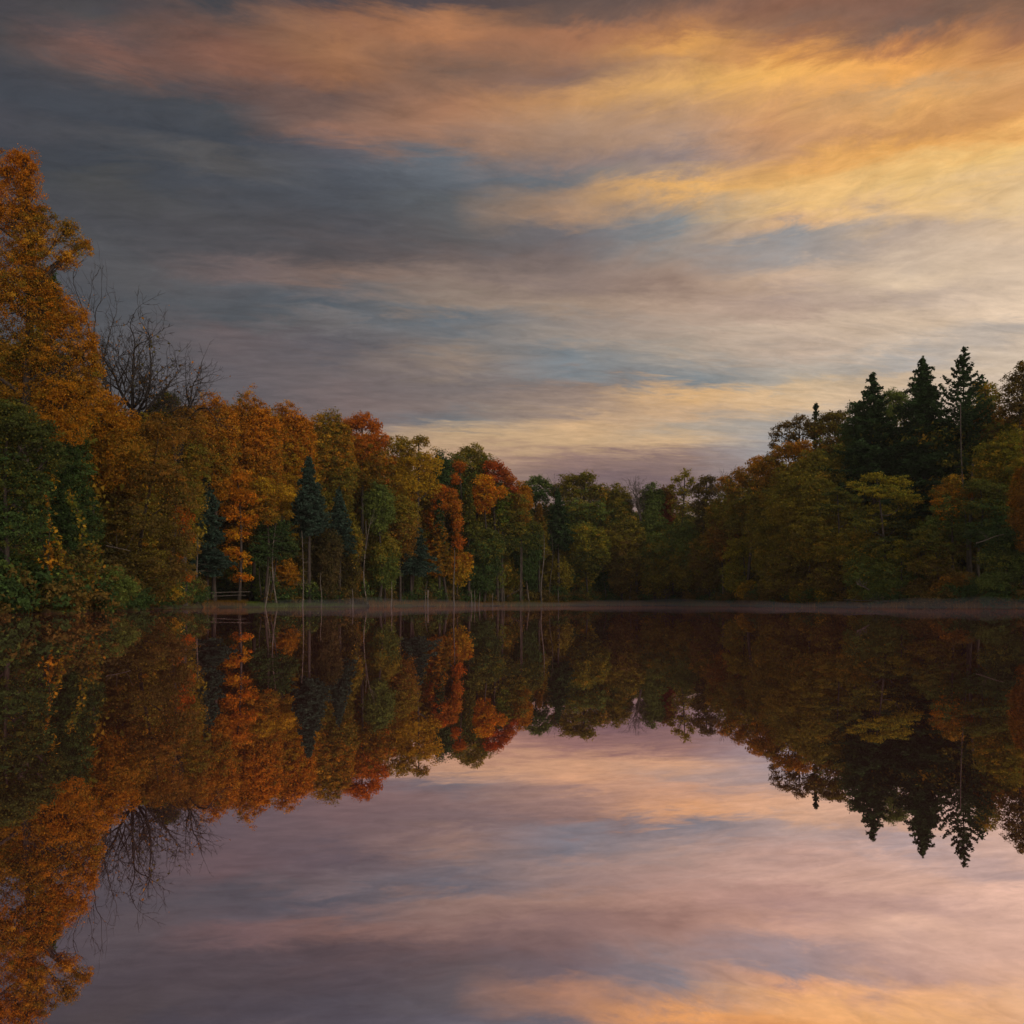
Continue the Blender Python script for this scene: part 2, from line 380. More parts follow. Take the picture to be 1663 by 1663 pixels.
def crown_mesh(parent, lobes, d, pal, rng, cov=3.0, flat=0.6, rc=None, top=None, leaf=None, name='crown', shell=0.5, aspect=1.5, upbias=0.5):
    """lobes: rows x y z rx ry rz, local to parent"""
    lobes = np.asarray(lobes, float)
    s = leaf or max(0.075, 0.00135 * d)
    rc = (rc or (0.30 + 0.0042 * d)) * 0.8
    zlo, zhi = (lobes[:, 2] - lobes[:, 5]).min(), (lobes[:, 2] + lobes[:, 5]).max()
    allc, alln, allr, alll = [], [], [], []
    la = s * s * aspect * 0.5
    per = max(14, int(0.9 * rc * rc * 3.14 / la * 0.8))
    for i, (x, y, z, rx, ry, rz) in enumerate(lobes):
        A = PI * rx * rz
        nc = max(6, int(A * cov * 2.3 / (per * la)))
        v = rng.normal(0, 1, (nc, 3)); v /= np.linalg.norm(v, axis=1)[:, None]
        v[:, 2] = np.where((v[:, 2] < -0.5) & (rng.random(nc) < 0.5), -v[:, 2], v[:, 2])
        rad = shell + (1 - shell) * rng.random(nc) ** 0.7
        inner = rng.random(nc) < 0.35
        rad = np.where(inner, rng.random(nc) * shell, rad) * rng.choice([1, 1, 1, 1.08, 1.18], nc)
        c = np.array([x, y, z]) + v * rad[:, None] * np.array([rx, ry, rz])
        allc.append(c); alln.append(v * 0.5); alll.append(np.full(nc, i))
    C = np.concatenate(allc); N = np.concatenate(alln)
    tint = pick(pal, C, rng, top, (zlo, zhi))
    tint = tint * rng.uniform(0.82, 1.18, (len(C), 1))
    cr = rc * rng.uniform(0.55, 1.25, len(C))
    idx = np.repeat(np.arange(len(C)), per)
    off = rng.normal(0, 1, (len(idx), 3)); off /= np.linalg.norm(off, axis=1)[:, None]
    off *= (rng.random(len(idx)) ** 0.5)[:, None]
    off[:, 2] *= flat
    pts = C[idx] + off * cr[idx][:, None]
    # a third of the leaves stand loose between the clumps, so the crown reads as one ragged mass
    lo = rng.random(len(idx)) < 0.27
    LI = np.concatenate(alll)[idx][lo]; vv = rng.normal(0, 1, (lo.sum(), 3)); vv /= np.linalg.norm(vv, axis=1)[:, None]
    vv *= (0.45 + 0.62 * rng.random((lo.sum(), 1)) ** 0.8); vv *= 1 + 0.12 * np.sin(vv[:, :1] * 9 + LI[:, None]) * np.cos(vv[:, 2:3] * 8)
    pts[lo] = lobes[LI, :3] + vv * lobes[LI, 3:6]
    NN = N[idx] + off * 0.4; NN[lo] = vv * 0.6; NN[:, 1] -= 0.1
    V, Fc = leaves(pts, s, NN * 1.3, rng, quad=d < 72, aspect=aspect, upbias=upbias)
    col = tint[idx] * rng.uniform(0.72, 1.3, (len(idx), 1)) * rng.uniform(0.92, 1.08, (len(idx), 3))
    mesh_obj(name, V, Fc, FOL, parent, cols=np.clip(col, 0, 0.85))
    return C

SEED = [11]
def deciduous(name, label, px, d, lobes_px=None, top=None, hw=None, bot=None, pal='orange', pal2=None, cov=3.0, flat=0.6,
              cat='tree', bark=None, lean=0, rc=None, depth=1.0, limbs=True, group=None, nl=9, shell=0.48, leaf=None, trunk_r=None):
    SEED[0] += 1; rng = np.random.default_rng(SEED[0])
    d = max(d, float(shore_d(px)) + 2.2)
    base = P(px + lean, HZ, d); base[2] = ground_at(px, d) - 0.1
    root = thing(name, label, cat, base, group)
    k = d / F
    L = []
    if lobes_px is None:
        H = (bot - top) * 1.12; R = hw * 1.22
        # a leading lobe at the top, then lobes spreading round and below it
        L.append((px + rng.uniform(-.15, .15) * R, top + 0.24 * H, R * 0.56, H * 0.26, 0))
        L.append((px - 0.5 * R, top + 0.33 * H, R * 0.45, H * 0.24, 0.2 * R)); L.append((px + 0.5 * R, top + 0.35 * H, R * 0.45, H * 0.24, -0.2 * R))
        for i in range(nl):
            f = (i + 0.6) / nl
            wv = math.sin(PI * min(0.93, 0.26 + 0.62 * f)) ** 0.8
            a = i * 2.4 + rng.uniform(-.5, .5)
            rr = R * rng.uniform(0.44, 0.62)
            off = (R * wv - rr * 0.85) * rng.uniform(0.75, 1.1)
            L.append((px + math.cos(a) * off, top + H * (0.24 + 0.62 * f), rr, max(rr * 0.8, H * 0.18), math.sin(a) * off))
        L.append((px, top + 0.6 * H, R * 0.55, H * 0.33, 0))
    else:
        for q in lobes_px:
            x, y, rx, rz = q[:4]
            L.append((x, y, rx, rz, (q[4] if len(q) > 4 else rng.uniform(-0.4, 0.4)) * rx))
    W_ = []
    for x, y, rx, rz, dy in L:
        p = P(x, y, d) - base; p[1] += dy * k * depth
        W_.append((p[0], p[1], p[2], rx * k, min(rx, rz * 1.4) * k * depth, rz * k))
    W_ = np.array(W_)
    C = crown_mesh(root, W_, d, pal, rng, cov=cov, flat=flat, rc=rc, top=pal2, shell=shell, leaf=leaf)
    # trunk and limbs
    tb = Tubes(); zt = W_[:, 2].max(); tr = trunk_r or 0.010 * zt + 0.06
    cx_ = float(np.average(W_[:, 0], weights=W_[:, 3])); topi = int(np.argmax(W_[:, 2]))
    tp = bend((0, 0, 0), (W_[topi, 0] * 0.8 + cx_ * 0.2, W_[topi, 1] * .8, zt), rng, 9, 0.02)
    tb.add(tp, np.linspace(tr, tr * 0.25, 9) * np.array([1.25] + [1] * 8), 7)
    if limbs:
        for i, w in enumerate(W_):
            if i == topi: continue
            hz = np.clip(w[2] - 0.55 * math.hypot(w[0] - cx_, w[1]) - 0.4 * w[5], 0.15 * zt, 0.85 * zt)
            st = np.array([np.interp(hz, tp[:, 2], tp[:, j]) for j in range(3)])
            b = bend(st, w[:3] + [0, 0, w[5] * 0.2], rng, 6, 0.05, -0.05)
            r0 = tr * (1 - 0.6 * hz / zt) * 0.5
            tb.add(b, np.linspace(r0, r0 * 0.3, 6), 5)
            near = C[np.linalg.norm((C - w[:3]) / w[3:], axis=1) < 1.25]
            for c in near[rng.permutation(len(near))[:9]]:
                s0 = b[rng.integers(2, 6)]
                tb.add(bend(s0, c, rng, 4, 0.07), np.linspace(r0 * 0.32, 0.012, 4), 3)
    tb.build('trunk', bark or BARK, root)
    return root

def conifer(name, label, px, d, top, hw, bot, pal='spruce', droop=0.25, sparse=1.0, up=0.0, gap=0.55, group=None, bark=None, ragged=0.2, cat='spruce', pal2=None, dens=1.0, power=0.8):
    SEED[0] += 1; rng = np.random.default_rng(SEED[0])
    d = max(d, float(shore_d(px)) + 2.5)
    base = P(px, HZ, d); base[2] = ground_at(px, d) - 0.1
    root = thing(name, label, cat, base, group)
    k = d / F
    zt = (P(px, top, d) - base)[2]; zb = (P(px, bot, d) - base)[2]; R = hw * k
    tb = Tubes(); lean_ = rng.normal(0, 0.12, 2)
    tz = np.linspace(0, zt, 8); tpx = lean_[0] * np.sin(tz / zt * PI); tpy = lean_[1] * np.sin(tz / zt * PI)
    tr = 0.012 * zt + 0.04
    tb.add(np.stack([tpx, tpy, tz], 1), np.linspace(tr, 0.02, 8), 6)
    z = zb; Cs, Ax, Nn = [], [], []
    s = max(0.10, 0.0017 * d)
    while z < zt - 0.15:
        f = (z - zb) / (zt - zb)
        r = R * (1 - f) ** power * (0.55 + 0.45 * min(1, f / 0.12))
        nb = max(4, int((6 + 5 * (1 - f)) * sparse))
        a0 = rng.uniform(0, 6.28)
        for j in range(nb):
            a = a0 + j * 6.283 / nb + rng.normal(0, 0.2)
            rl = max(0.25, r * (1 + rng.normal(0, ragged)))
            e = np.array([math.cos(a), math.sin(a), 0.0])
            m = max(3, int(rl / (s * 0.55) * dens))
            t = np.linspace(0.12, 1, m)
            zz = z + rng.normal(0, 0.12) - droop * rl * t ** 1.3 + (up + 0.12) * rl * t ** 2.2
            pts = e * (rl * t)[:, None]; pts[:, 2] = zz
            pts[:, 0] += np.interp(z, tz, tpx); pts[:, 1] += np.interp(z, tz, tpy)
            if j % 2 == 0 and rl > 0.8:
                tb.add(pts[[0, m // 2, m - 1]], [0.03 + 0.01 * rl, 0.02, 0.008], 3)
            side = np.array([-e[1], e[0], 0])
            for sgn in (-1, 0, 1):
                wl = 0.30 * rl * (1 - t * 0.75) * sgn
                q = pts + side * (wl * rng.uniform(0.3, 1, m))[:, None]
                q[:, 2] += rng.normal(-0.04, 0.07, m) - abs(sgn) * 0.05
                Cs.append(q); Ax.append(np.tile(np.cross(e + side * sgn * 0.9, [0, 0, 1.0]), (m, 1)))
        z += gap * (0.45 + 0.55 * (1 - f)) * rng.uniform(0.8, 1.2)
    # leader
    q = np.stack([np.zeros(8), np.zeros(8), np.linspace(zt - 1.0, zt, 8)], 1) + rng.normal(0, 0.04, (8, 3)); Cs.append(q); Ax.append(np.tile([1.0, 0, 0], (8, 1)))
    C = np.concatenate(Cs); A = np.concatenate(Ax)
    C = np.concatenate([C, C + rng.normal(0, 0.13, C.shape) * np.clip((zt - C[:, 2:3]) / 4, 0.15, 1)]); A = np.concatenate([A, A])
    tint = pick(pal, C, rng, pal2, (zb, zt), patch=1.4) * rng.uniform(0.7, 1.3, (len(C), 1))
    V, Fc = leaves(C, s, np.zeros((len(C), 3)), rng, quad=d < 100, aspect=2.2, axis=A + rng.normal(0, .25, A.shape), upbias=0.9)
    mesh_obj('crown', V, Fc, FOL, root, cols=tint)
    tb.build('trunk', bark or BARK, root)
    return root

def bare_tree(name, label, px, d, top, hw, split, lean=0, levels=5, group=None, bark=None, seed=1, cat='bare tree', leafpal=None, stems=3, fan=0.55, rmul=1.0):
    rng = np.random.default_rng(seed)
    base = P(px, HZ, d); base[2] = ground_at(px, d) - 0.1
    root = thing(name, label, cat, base, group)
    k = d / F; zt = (P(px, top, d) - base)[2]; zs = (P(px, split, d) - base)[2]; R = hw * k
    tr = (0.013 * zt + 0.03) * rmul; tb = Tubes(); br = Tubes(); tips = []
    p0 = bend((0, 0, 0), (lean * k * 0.4, 0, zs), rng, 6, 0.02)
    tb.add(p0, np.linspace(tr * 1.2, tr * 0.8, 6), 7)
    def grow(p, dr, L, r, lev):
        n = 5; pts = [p]; dd = dr
        for i in range(n):
            dd = dd + rng.normal(0, 0.13, 3) + np.array([0, 0, 0.02]); dd = dd / np.linalg.norm(dd)
            pts.append(pts[-1] + dd * L / n)
        br.add(np.array(pts), np.linspace(r, r * 0.5, n + 1), 5 if lev < 2 else 3)
        if lev >= levels: tips.append(pts[-1]); return
        nb = int(rng.integers(2, 4)) if lev > 0 else 5
        for j in range(nb):
            i = n if j == 0 else int(rng.integers(1, n + 1))
            ax = rng.normal(0, 1, 3); ax -= ax.dot(dd) * dd; ax /= np.linalg.norm(ax)
            a = rng.uniform(0.12, 0.4) if j == 0 else rng.uniform(0.55, 1.15)
            nd = dd * math.cos(a) + ax * math.sin(a); nd[2] = nd[2] * 0.9 + 0.04; nd /= np.linalg.norm(nd)
            grow(pts[i], nd, L * (0.78 if j == 0 else rng.uniform(0.5, 0.72)), max(r * (0.58 if j == 0 else 0.45), 0.020), lev + 1)
    for i in range(stems):
        a = (i - (stems - 1) / 2) / max(1, (stems - 1) / 2) * fan + rng.normal(0, 0.08)
        dr = np.array([math.sin(a) + lean * 0.004, rng.normal(0, 0.25), math.cos(a)]); dr /= np.linalg.norm(dr)
        grow(p0[-1] - [0, 0, 0.0 if i == 0 else rng.uniform(0, .2) * zs], dr, (zt - zs) * 0.42 * rng.uniform(0.85, 1.1), tr * 0.6, 0)
    V = np.concatenate(br.V); m = (V[:, 2].max() - zs)
    sc_z = (zt - zs) / m; sc_x = min(3.0, R / max(np.percentile(abs(V[:, 0]), 99), .1))
    for i, v in enumerate(br.V):
        v = v.copy(); f = np.clip((v[:, 2] - zs) / m, 0, 1)
        v[:, 2] = zs + (v[:, 2] - zs) * sc_z
        v[:, 0] = v[:, 0] * sc_x + lean * k * f
        br.V[i] = v
    tb.build('trunk', bark or BARK, root)
    br.build('crown', bark or TWIG, root)
    if leafpal:
        T = np.array(tips); T = T[rng.random(len(T)) < 0.10]
        f = np.clip((T[:, 2] - zs) / m, 0, 1)
        T[:, 2] = zs + (T[:, 2] - zs) * sc_z; T[:, 0] = T[:, 0] * sc_x + lean * k * f
        T = T[f < 0.75]
        V, Fc = leaves(T + rng.normal(0, .15, T.shape), 0.16, np.zeros((len(T), 3)), rng)
        mesh_obj('withered_leaves', V, Fc, FOL, root, cols=pick(leafpal, T, rng))
    return root

def pole(name, label, px, d, top, bot=None, r=0.09, lean=0, bark=None, twigs=0, fork=None, cat='dead tree', group=None, tap=0.3, seed=0):
    rng = np.random.default_rng(1000 + int(px) + seed)
    base = P(px, HZ, d); base[2] = max(-0.3, ground_at(px, d) - 0.15)
    root = thing(name, label, cat, base, group)
    k = d / F; zt = (P(px, top, d) - base)[2]
    tb = Tubes()
    p = bend((0, 0, 0), (lean * k, 0, zt), rng, 9, 0.022)
    if fork: zf = (P(px, fork, d) - base)[2]; i0 = int(np.searchsorted(p[:, 2], zf)); 
    tb.add(p, np.linspace(r, r * tap, 9), 6)
    tb.build('trunk', bark or GREYBARK, root)
    if twigs or fork:
        bt = Tubes()
        if fork:
            e = p[i0] + np.array([0.16 * (zt - zf) * 1.1, 0.2, (zt - zf) * 0.92])
            bt.add(bend(p[i0], e, rng, 6, 0.04), np.linspace(r * .7, r * .3, 6), 5)
            for _ in range(9):
                s0 = (bend(p[i0], e, rng, 6, 0.0) if _ % 2 else p)[rng.integers(4, 6)]
                bt.add(bend(s0, s0 + [rng.uniform(-.9, .9), 0, rng.uniform(.6, 1.8)], rng, 4, .08), np.linspace(r * .3, .012, 4), 3)
        for _ in range(twigs):
            s0 = p[rng.integers(2, 9)] * 1.0; sgn = rng.choice([-1, 1])
            s0[2] = rng.uniform(0.25, 0.98) * zt; s0[0] = np.interp(s0[2], p[:, 2], p[:, 0])
            bt.add(bend(s0, s0 + [sgn * rng.uniform(.3, 1.3), rng.uniform(-.4, .4), rng.uniform(-.1, .35)], rng, 4, .06), np.linspace(0.022, .008, 4), 3)
        bt.build('crown', bark or GREYBARK, root)
    return root

# ------------------------------------------------------------------ ground: one sheet fanned out behind the waterline
def ground_mat():
    m, nt, g = new_mat('leaf littered soil')
    tcn = nt.nodes.new('ShaderNodeTexCoord')
    n1 = g.noise(tcn.outputs['Object'], 0.35, 5, 0.6); n2 = g.noise(tcn.outputs['Object'], 6.0, 6, 0.75)
    c = g.mix(g.rng(n1, 0.42, 0.6), (0.032, 0.022, 0.014), (0.050, 0.060, 0.016))
    c = g.mix(g.rng(n2, 0.5, 0.62), c, (0.10, 0.052, 0.02))
    df = nt.nodes.new('ShaderNodeBsdfDiffuse'); nt.links.new(c, df.inputs['Color'])
    b = nt.nodes.new('ShaderNodeBump'); b.inputs['Distance'].default_value = 0.08
    nt.links.new(n2, b.inputs['Height']); nt.links.new(b.outputs[0], df.inputs['Normal'])
    o = nt.nodes.new('ShaderNodeOutputMaterial'); nt.links.new(df.outputs[0], o.inputs[0])
    return m
pxs = np.concatenate([np.linspace(-900, -100, 20), np.linspace(-60, 1900, 400), np.linspace(1950, 2900, 16)])
ss = np.concatenate([[-12, -6, -3, -1], np.linspace(-0.4, 3, 12), np.linspace(3.6, 20, 24), np.linspace(22, 90, 24), [140, 220, 330]])
PXg, Sg = np.meshgrid(pxs, ss)
jag = 0.8 * np.sin(PXg * 0.045) + 0.5 * np.sin(PXg * 0.13 + 1) + 0.35 * np.sin(PXg * 0.31)
Yg = shore_d(PXg) + Sg + jag * np.clip(1 - abs(Sg) / 12, 0, 1)
Xg = (PXg - CX) / F * Yg
V = np.stack([Xg, Yg, ground_h(PXg, Sg)], -1).reshape(-1, 3)
nr, nc = PXg.shape
i = np.arange(nr - 1)[:, None] * nc + np.arange(nc - 1)[None]
Fc = np.stack([i, i + 1, i + 1 + nc, i + nc], -1).reshape(-1, 4)
gr = mesh_obj('ground', V, Fc, ground_mat(), smooth=True); gr['kind'] = 'structure'
gr['label'] = 'low wooded bank strewn with fallen leaves around the pond'

# ------------------------------------------------------------------ far woods read as one dark mass behind the trees
TOPLINE = [(-300, 500), (0, 540), (130, 650), (340, 652), (400, 648), (470, 666), (540, 675), (600, 692), (640, 732), (700, 738), (760, 735), (800, 758),
           (840, 797), (870, 793), (930, 788), (1000, 806), (1060, 812), (1150, 808), (1190, 812), (1240, 765), (1300, 708), (1380, 680), (1450, 665), (1663, 655), (2000, 640)]
tlx = [p[0] for p in TOPLINE]; tly = [p[1] for p in TOPLINE]
rng = np.random.default_rng(5)
lob = []
for _ in range(1750):
    x = rng.uniform(-160, 1830); dd = shore_d(x) + rng.uniform(13, 36)
    top = np.interp(x, tlx, tly) + rng.uniform(1, 28)
    gz = ground_at(x, dd)
    p = P(x, top, dd); H = p[2] - gz
    f = rng.random()
    rx = rng.uniform(2.0, 3.6); rz = rng.uniform(1.8, 3.2)
    lob.append((p[0], dd, gz + (H - rz) * (0.12 + 0.88 * f), rx, rx, rz))
LW = [l for l in lob if l[0] < 2]; RW = [l for l in lob if l[0] >= 2]
crown_mesh(None, LW, 150, 'olive', rng, cov=1.3, top='orangeolive', leaf=0.26, rc=1.2, name='background_woods')
crown_mesh(None, RW, 150, 'olive', rng, cov=1.3, top='pine', leaf=0.26, rc=1.2, name='background_woods')
for n_, l_ in (('background_woods', 'dim orange and olive wood filling the space behind the left trees'), ('background_woods.001', 'dim green wood filling the space behind the right trees')):
    bw = bpy.data.objects[n_]; bw['kind'] = 'stuff'; bw['label'] = l_
# undergrowth at the feet of the trees
for nm, pal, pal2, n_, lab in (('undergrowth', 'brown', 'darkbrown', 700, 'brown tangled undergrowth along the bank'), ('undergrowth', 'darkgreen', 'green', 750, 'green leafy undergrowth along the bank')):
    lob = []
    for _ in range(n_):
        x = rng.uniform(-120, 1800); off = rng.uniform(2.0, 12) if 300 < x < 1180 else rng.uniform(0.2, 10); dd = shore_d(x) + off
        gz = ground_at(x, dd); r = rng.uniform(0.6, 1.5) * (0.62 + 0.06 * off)
        if 325 < x < 425 and off < 11: continue
        lob.append((P(x, 0, dd)[0], dd, gz + r * rng.uniform(0.3, 1.5), r * 1.3, r * 1.2, r))
    crown_mesh(None, lob, 120, pal, rng, cov=1.1, leaf=0.15, rc=0.5, top=pal2, name=nm)
    bw = [o for o in bpy.data.objects if o.name.startswith(nm)][-1]; bw['kind'] = 'stuff'; bw['label'] = lab

# ------------------------------------------------------------------ LEFT BANK, near
D = deciduous
D('maple_tree', 'tall orange maple towering over the left bank, tallest tree of all', 25, 53,
  [(-60, 320, 60, 60), (5, 275, 40, 34), (42, 262, 27, 20), (48, 305, 22, 40), (-5, 345, 55, 45), (35, 350, 22, 26), (-40, 430, 80, 60), (62, 392, 38, 36), (108, 375, 22, 22), (132, 398, 17, 20),
   (112, 425, 24, 18), (40, 420, 44, 30), (10, 490, 62, 45), (88, 486, 26, 24), (70, 530, 45, 40), (118, 520, 30, 40), (128, 575, 20, 34), (20, 570, 60, 45), (85, 590, 45, 42), (-60, 560, 70, 70), (125, 625, 26, 26), (20, 640, 50, 40), (-50, 650, 50, 40), (80, 640, 40, 34), (55, 470, 40, 36), (60, 350, 24, 26), (150, 600, 20, 34), (142, 640, 30, 30), (148, 560, 14, 24), (100, 650, 44, 40), (60, 690, 50, 36), (110, 690, 40, 34)],
  pal='orangeolive', pal2='orange', leaf=0.062, cov=1.55, flat=0.65, rc=0.42, trunk_r=0.42, depth=0.8, shell=0.3)
D('evergreen_tree', 'dark green tree showing through gaps in the tall orange maple', 75, 57,
  [(68, 455, 22, 26), (80, 500, 26, 40), (60, 600, 40, 50), (85, 680, 40, 60), (105, 760, 45, 70), (110, 850, 45, 70), (120, 930, 42, 50)], pal='darkgreen', cov=3, flat=0.5, rc=0.5)
D('willow_tree', 'broad olive green tree under the tall orange maple', 10, 46,
  [(-40, 700, 70, 50), (20, 685, 45, 34), (58, 712, 34, 30), (85, 742, 20, 26), (-10, 765, 66, 46), (50, 790, 32, 34), (18, 850, 55, 44), (-50, 850, 60, 60), (-30, 930, 60, 45)],
  pal='darkgreen', pal2='pine', cov=2.8, flat=0.4, rc=0.45, shell=0.5)
D('maple_tree', 'golden orange maple crown beside the bare tree on the left', 140, 60,
  [(160, 655, 34, 26), (185, 690, 36, 34), (140, 700, 34, 34), (205, 735, 40, 34), (165, 760, 40, 40)], pal='orangeolive', cov=2.0, rc=0.5, shell=0.4)
D('oak_tree', 'wide rusty brown oak hanging over the water left of the cove', 222, 62,
  [(215, 720, 52, 40), (262, 705, 38, 36), (250, 770, 55, 40), (195, 800, 42, 46), (285, 800, 34, 40), (235, 850, 58, 46), (285, 880, 36, 34), (190, 880, 34, 40), (240, 920, 52, 36), (285, 930, 28, 24)],
  pal='brown', pal2='rust', cov=1.9, rc=0.55, flat=0.45, shell=0.3)
D('oak_tree', 'thin olive brown oak behind the wide rusty oak', 300, 76,
  [(268, 668, 34, 24), (305, 690, 36, 32), (315, 740, 30, 36), (290, 790, 34, 40), (318, 810, 18, 36)], pal='olive', pal2='rust', cov=2.0, rc=0.6)
D('pine_tree', 'small dark green treetop between the two bare trees', 272, 79, [(272, 650, 20, 14), (262, 672, 26, 18)], pal='pine', cov=2.4, rc=.5)
D('maple_sapling', 'red orange sapling leaning out at the cove edge', 298, 66, [(298, 838, 18, 24), (300, 872, 14, 16), (302, 938, 16, 9), (285, 905, 14, 12)], pal='redorange', cov=2.0, rc=0.4, shell=0.4)
D('bush', 'yellow bush at the water edge below the olive tree', 35, 44, [(-10, 985, 34, 18), (25, 980, 30, 20), (60, 985, 26, 16), (82, 975, 18, 20)], pal='greengold', cov=2.2, rc=0.25, limbs=False, cat='bush', pal2='yellowgreen')
D('bush', 'orange flecked dark bush beside the yellow bush', 105, 47, [(98, 940, 22, 34), (118, 965, 24, 24), (88, 900, 16, 22)], pal='rust', cov=1.5, rc=0.25, limbs=False, cat='bush')
D('bush', 'dark green bush at the foot of the golden vine', 165, 52, [(150, 955, 24, 34), (180, 945, 26, 26), (205, 955, 22, 22), (172, 975, 24, 14)], pal='green', cov=2.6, rc=0.3, limbs=False, cat='bush')
D('bush', 'olive bush with orange leaves at the cove mouth', 250, 63, [(235, 955, 24, 22), (262, 950, 22, 20), (285, 962, 16, 12)], pal='greengold', cov=2.3, rc=0.3, limbs=False, cat='bush')

def vine(label, pts, d, w, pal, seed):
    rng = np.random.default_rng(seed)
    base = P(pts[-1][0], HZ, d); base[2] = P(0, pts[-1][1], d)[2]
    root = thing('vine', label, 'vine', base, 'vines hanging from the trees on the near bank')
    Q = np.array([P(x, y, d) - base for x, y in pts]); t = np.linspace(0, len(pts) - 1, 60)
    L = np.stack([np.interp(t, np.arange(len(pts)), Q[:, j]) for j in range(3)], 1)
    L += rng.normal(0, 0.05, L.shape); L[:, 1] -= 0.5
    tb = Tubes(); tb.add(L[::4], 0.02, 4); tb.build('stem', BARK, root)
    idx = rng.integers(0, 60, int(60 * w * 26)); C = L[idx] + rng.normal(0, 1, (len(idx), 3)) * np.array([w, w, 0.25]) * (0.5 + 0.5 * np.sin(idx * 0.7))[:, None]
    V, Fc = leaves(C, 0.12, np.zeros((len(C), 3)) + [0, -0.5, 0], rng)
    mesh_obj('foliage', V, Fc, FOL, root, cols=pick(pal, C, rng) * rng.uniform(.7, 1.25, (len(C), 1)))
vine('golden vine trailing down to the dark green bush', [(158, 885), (162, 905), (160, 930), (156, 950)], 49, 0.22, 'rust', 1)
vine('short golden vine high on the dark green tree', [(118, 800), (132, 830), (142, 860), (138, 888)], 50, 0.17, 'greengold', 2)
vine('long orange vine draped over the dark green tree', [(66, 775), (82, 800), (90, 850), (84, 900), (92, 950), (104, 985)], 48, 0.22, 'orange', 3)
vine('wispy yellow vine creeping up the middle of the dark tree', [(92, 865), (104, 885), (108, 920)], 49, 0.10, 'yellowgreen', 4)
vine('orange vine strung across under the olive crown', [(55, 770), (75, 778), (100, 784)], 48, 0.14, 'gold', 5)

bare_tree('bare_tree', 'tall bare tree with fine branching twigs against the grey sky', 180, 74, 426, 100, 650, lean=-4, levels=5, seed=4, leafpal='orange', stems=3, fan=0.55)
bare_tree('bare_tree', 'spreading bare tree with a few orange leaves, between the other bare ones', 212, 77, 492, 110, 665, lean=12, levels=6, seed=9, leafpal='rust', stems=5, fan=0.9)
bare_tree('bare_tree', 'low bare tree with crooked limbs reaching over the orange crowns', 290, 80, 552, 90, 690, lean=14, levels=5, seed=12, leafpal='orange', stems=3, fan=1.0)

# ------------------------------------------------------------------ LEFT WALL of trees behind the cove
D('maple_tree', 'orange maple just right of the crooked bare tree', 348, 92, top=640, hw=36, bot=800, pal='orangeolive', pal2='orange', cov=3)
D('maple_tree', 'big amber maple with the highest crown of the far left wood', 408, 103, top=640, hw=46, bot=860, pal='orangeolive', pal2='orange', cov=3.2, nl=12)
D('maple_tree', 'amber maple behind the pointed blue spruce', 468, 108, top=658, hw=42, bot=850, pal='gold', pal2='orange', cov=3.2, nl=11)
D('maple_tree', 'olive gold maple between the blue spruce and the red maple', 530, 112, top=668, hw=42, bot=850, pal='olive', pal2='orangeolive', cov=3.2, nl=11)
D('maple_tree', 'scarlet maple with a ragged domed crown', 588, 116, [(560, 695, 22, 18), (585, 685, 20, 15), (608, 692, 12, 14), (612, 720, 22, 18), (585, 730, 32, 24), (622, 755, 20, 20), (598, 775, 34, 24), (570, 760, 20, 22), (632, 790, 16, 16)],
  pal='orangeolive', pal2='redorange', cov=3)
D('maple_tree', 'golden maple with dark forked limbs right of the scarlet maple', 665, 118, [(652, 728, 24, 18), (682, 718, 14, 11), (672, 750, 32, 20), (645, 765, 20, 26), (700, 755, 18, 22), (668, 790, 32, 22), (700, 790, 16, 18)],
  pal='gold', cov=2.5, trunk_r=0.26, shell=0.5)
D('oak_tree', 'small dark green crown between the golden maple and the round green tree', 716, 128, top=730, hw=14, bot=830, pal='darkgreen', cov=3, nl=5)
D('oak_tree', 'round topped green tree standing behind a small crimson crown', 766, 132, [(765, 735, 22, 15), (745, 752, 20, 16), (785, 752, 20, 16), (765, 770, 34, 20), (755, 800, 30, 24), (790, 800, 26, 24)], pal='green', pal2='olive', cov=3.2)
D('maple_tree', 'crimson maple sloping down at the end of the left wood', 808, 128, [(800, 758, 16, 11), (815, 768, 14, 12), (796, 776, 14, 10), (826, 780, 12, 13), (834, 798, 9, 12)], pal='red', cov=3.2)
D('maple_tree', 'little orange red maple in front of the round green tree', 747, 128, [(747, 758, 11, 9), (740, 778, 10, 10)], pal='redorange', cov=3)
D('maple_tree', 'bright orange maple under the crimson crown', 785, 124, [(785, 785, 18, 13), (772, 800, 14, 12), (797, 805, 18, 14), (782, 822, 16, 13), (812, 800, 12, 10)], pal='brightorange', cov=3)
D('maple_tree', 'orange maple with a tall flame shaped crown beside the dark pointed spruce', 728, 116, [(712, 796, 13, 10), (728, 805, 16, 12), (738, 825, 13, 18), (742, 852, 9, 18), (716, 820, 14, 16), (705, 850, 12, 18), (745, 880, 8, 14), (700, 885, 12, 14), (735, 915, 13, 12)], pal='redorange', pal2='redorange', cov=2.6)
D('maple_tree', 'orange gold maple at the last corner of the left wood', 846, 130, top=782, hw=16, bot=860, pal='orangeolive', cov=3, nl=5)
D('maple_tree', 'yellow green tree between the orange and crimson crowns', 815, 126, top=784, hw=17, bot=850, pal='brightgreen', cov=3, nl=6)
D('pine_tree', 'dark olive pine with a flat top at the corner of the wood', 815, 122, [(805, 812, 28, 12), (838, 812, 22, 10), (822, 832, 36, 14), (800, 850, 30, 14), (840, 858, 22, 14), (818, 885, 30, 16)], pal='pine', pal2='olive', cov=2.6, flat=0.35, rc=0.8)
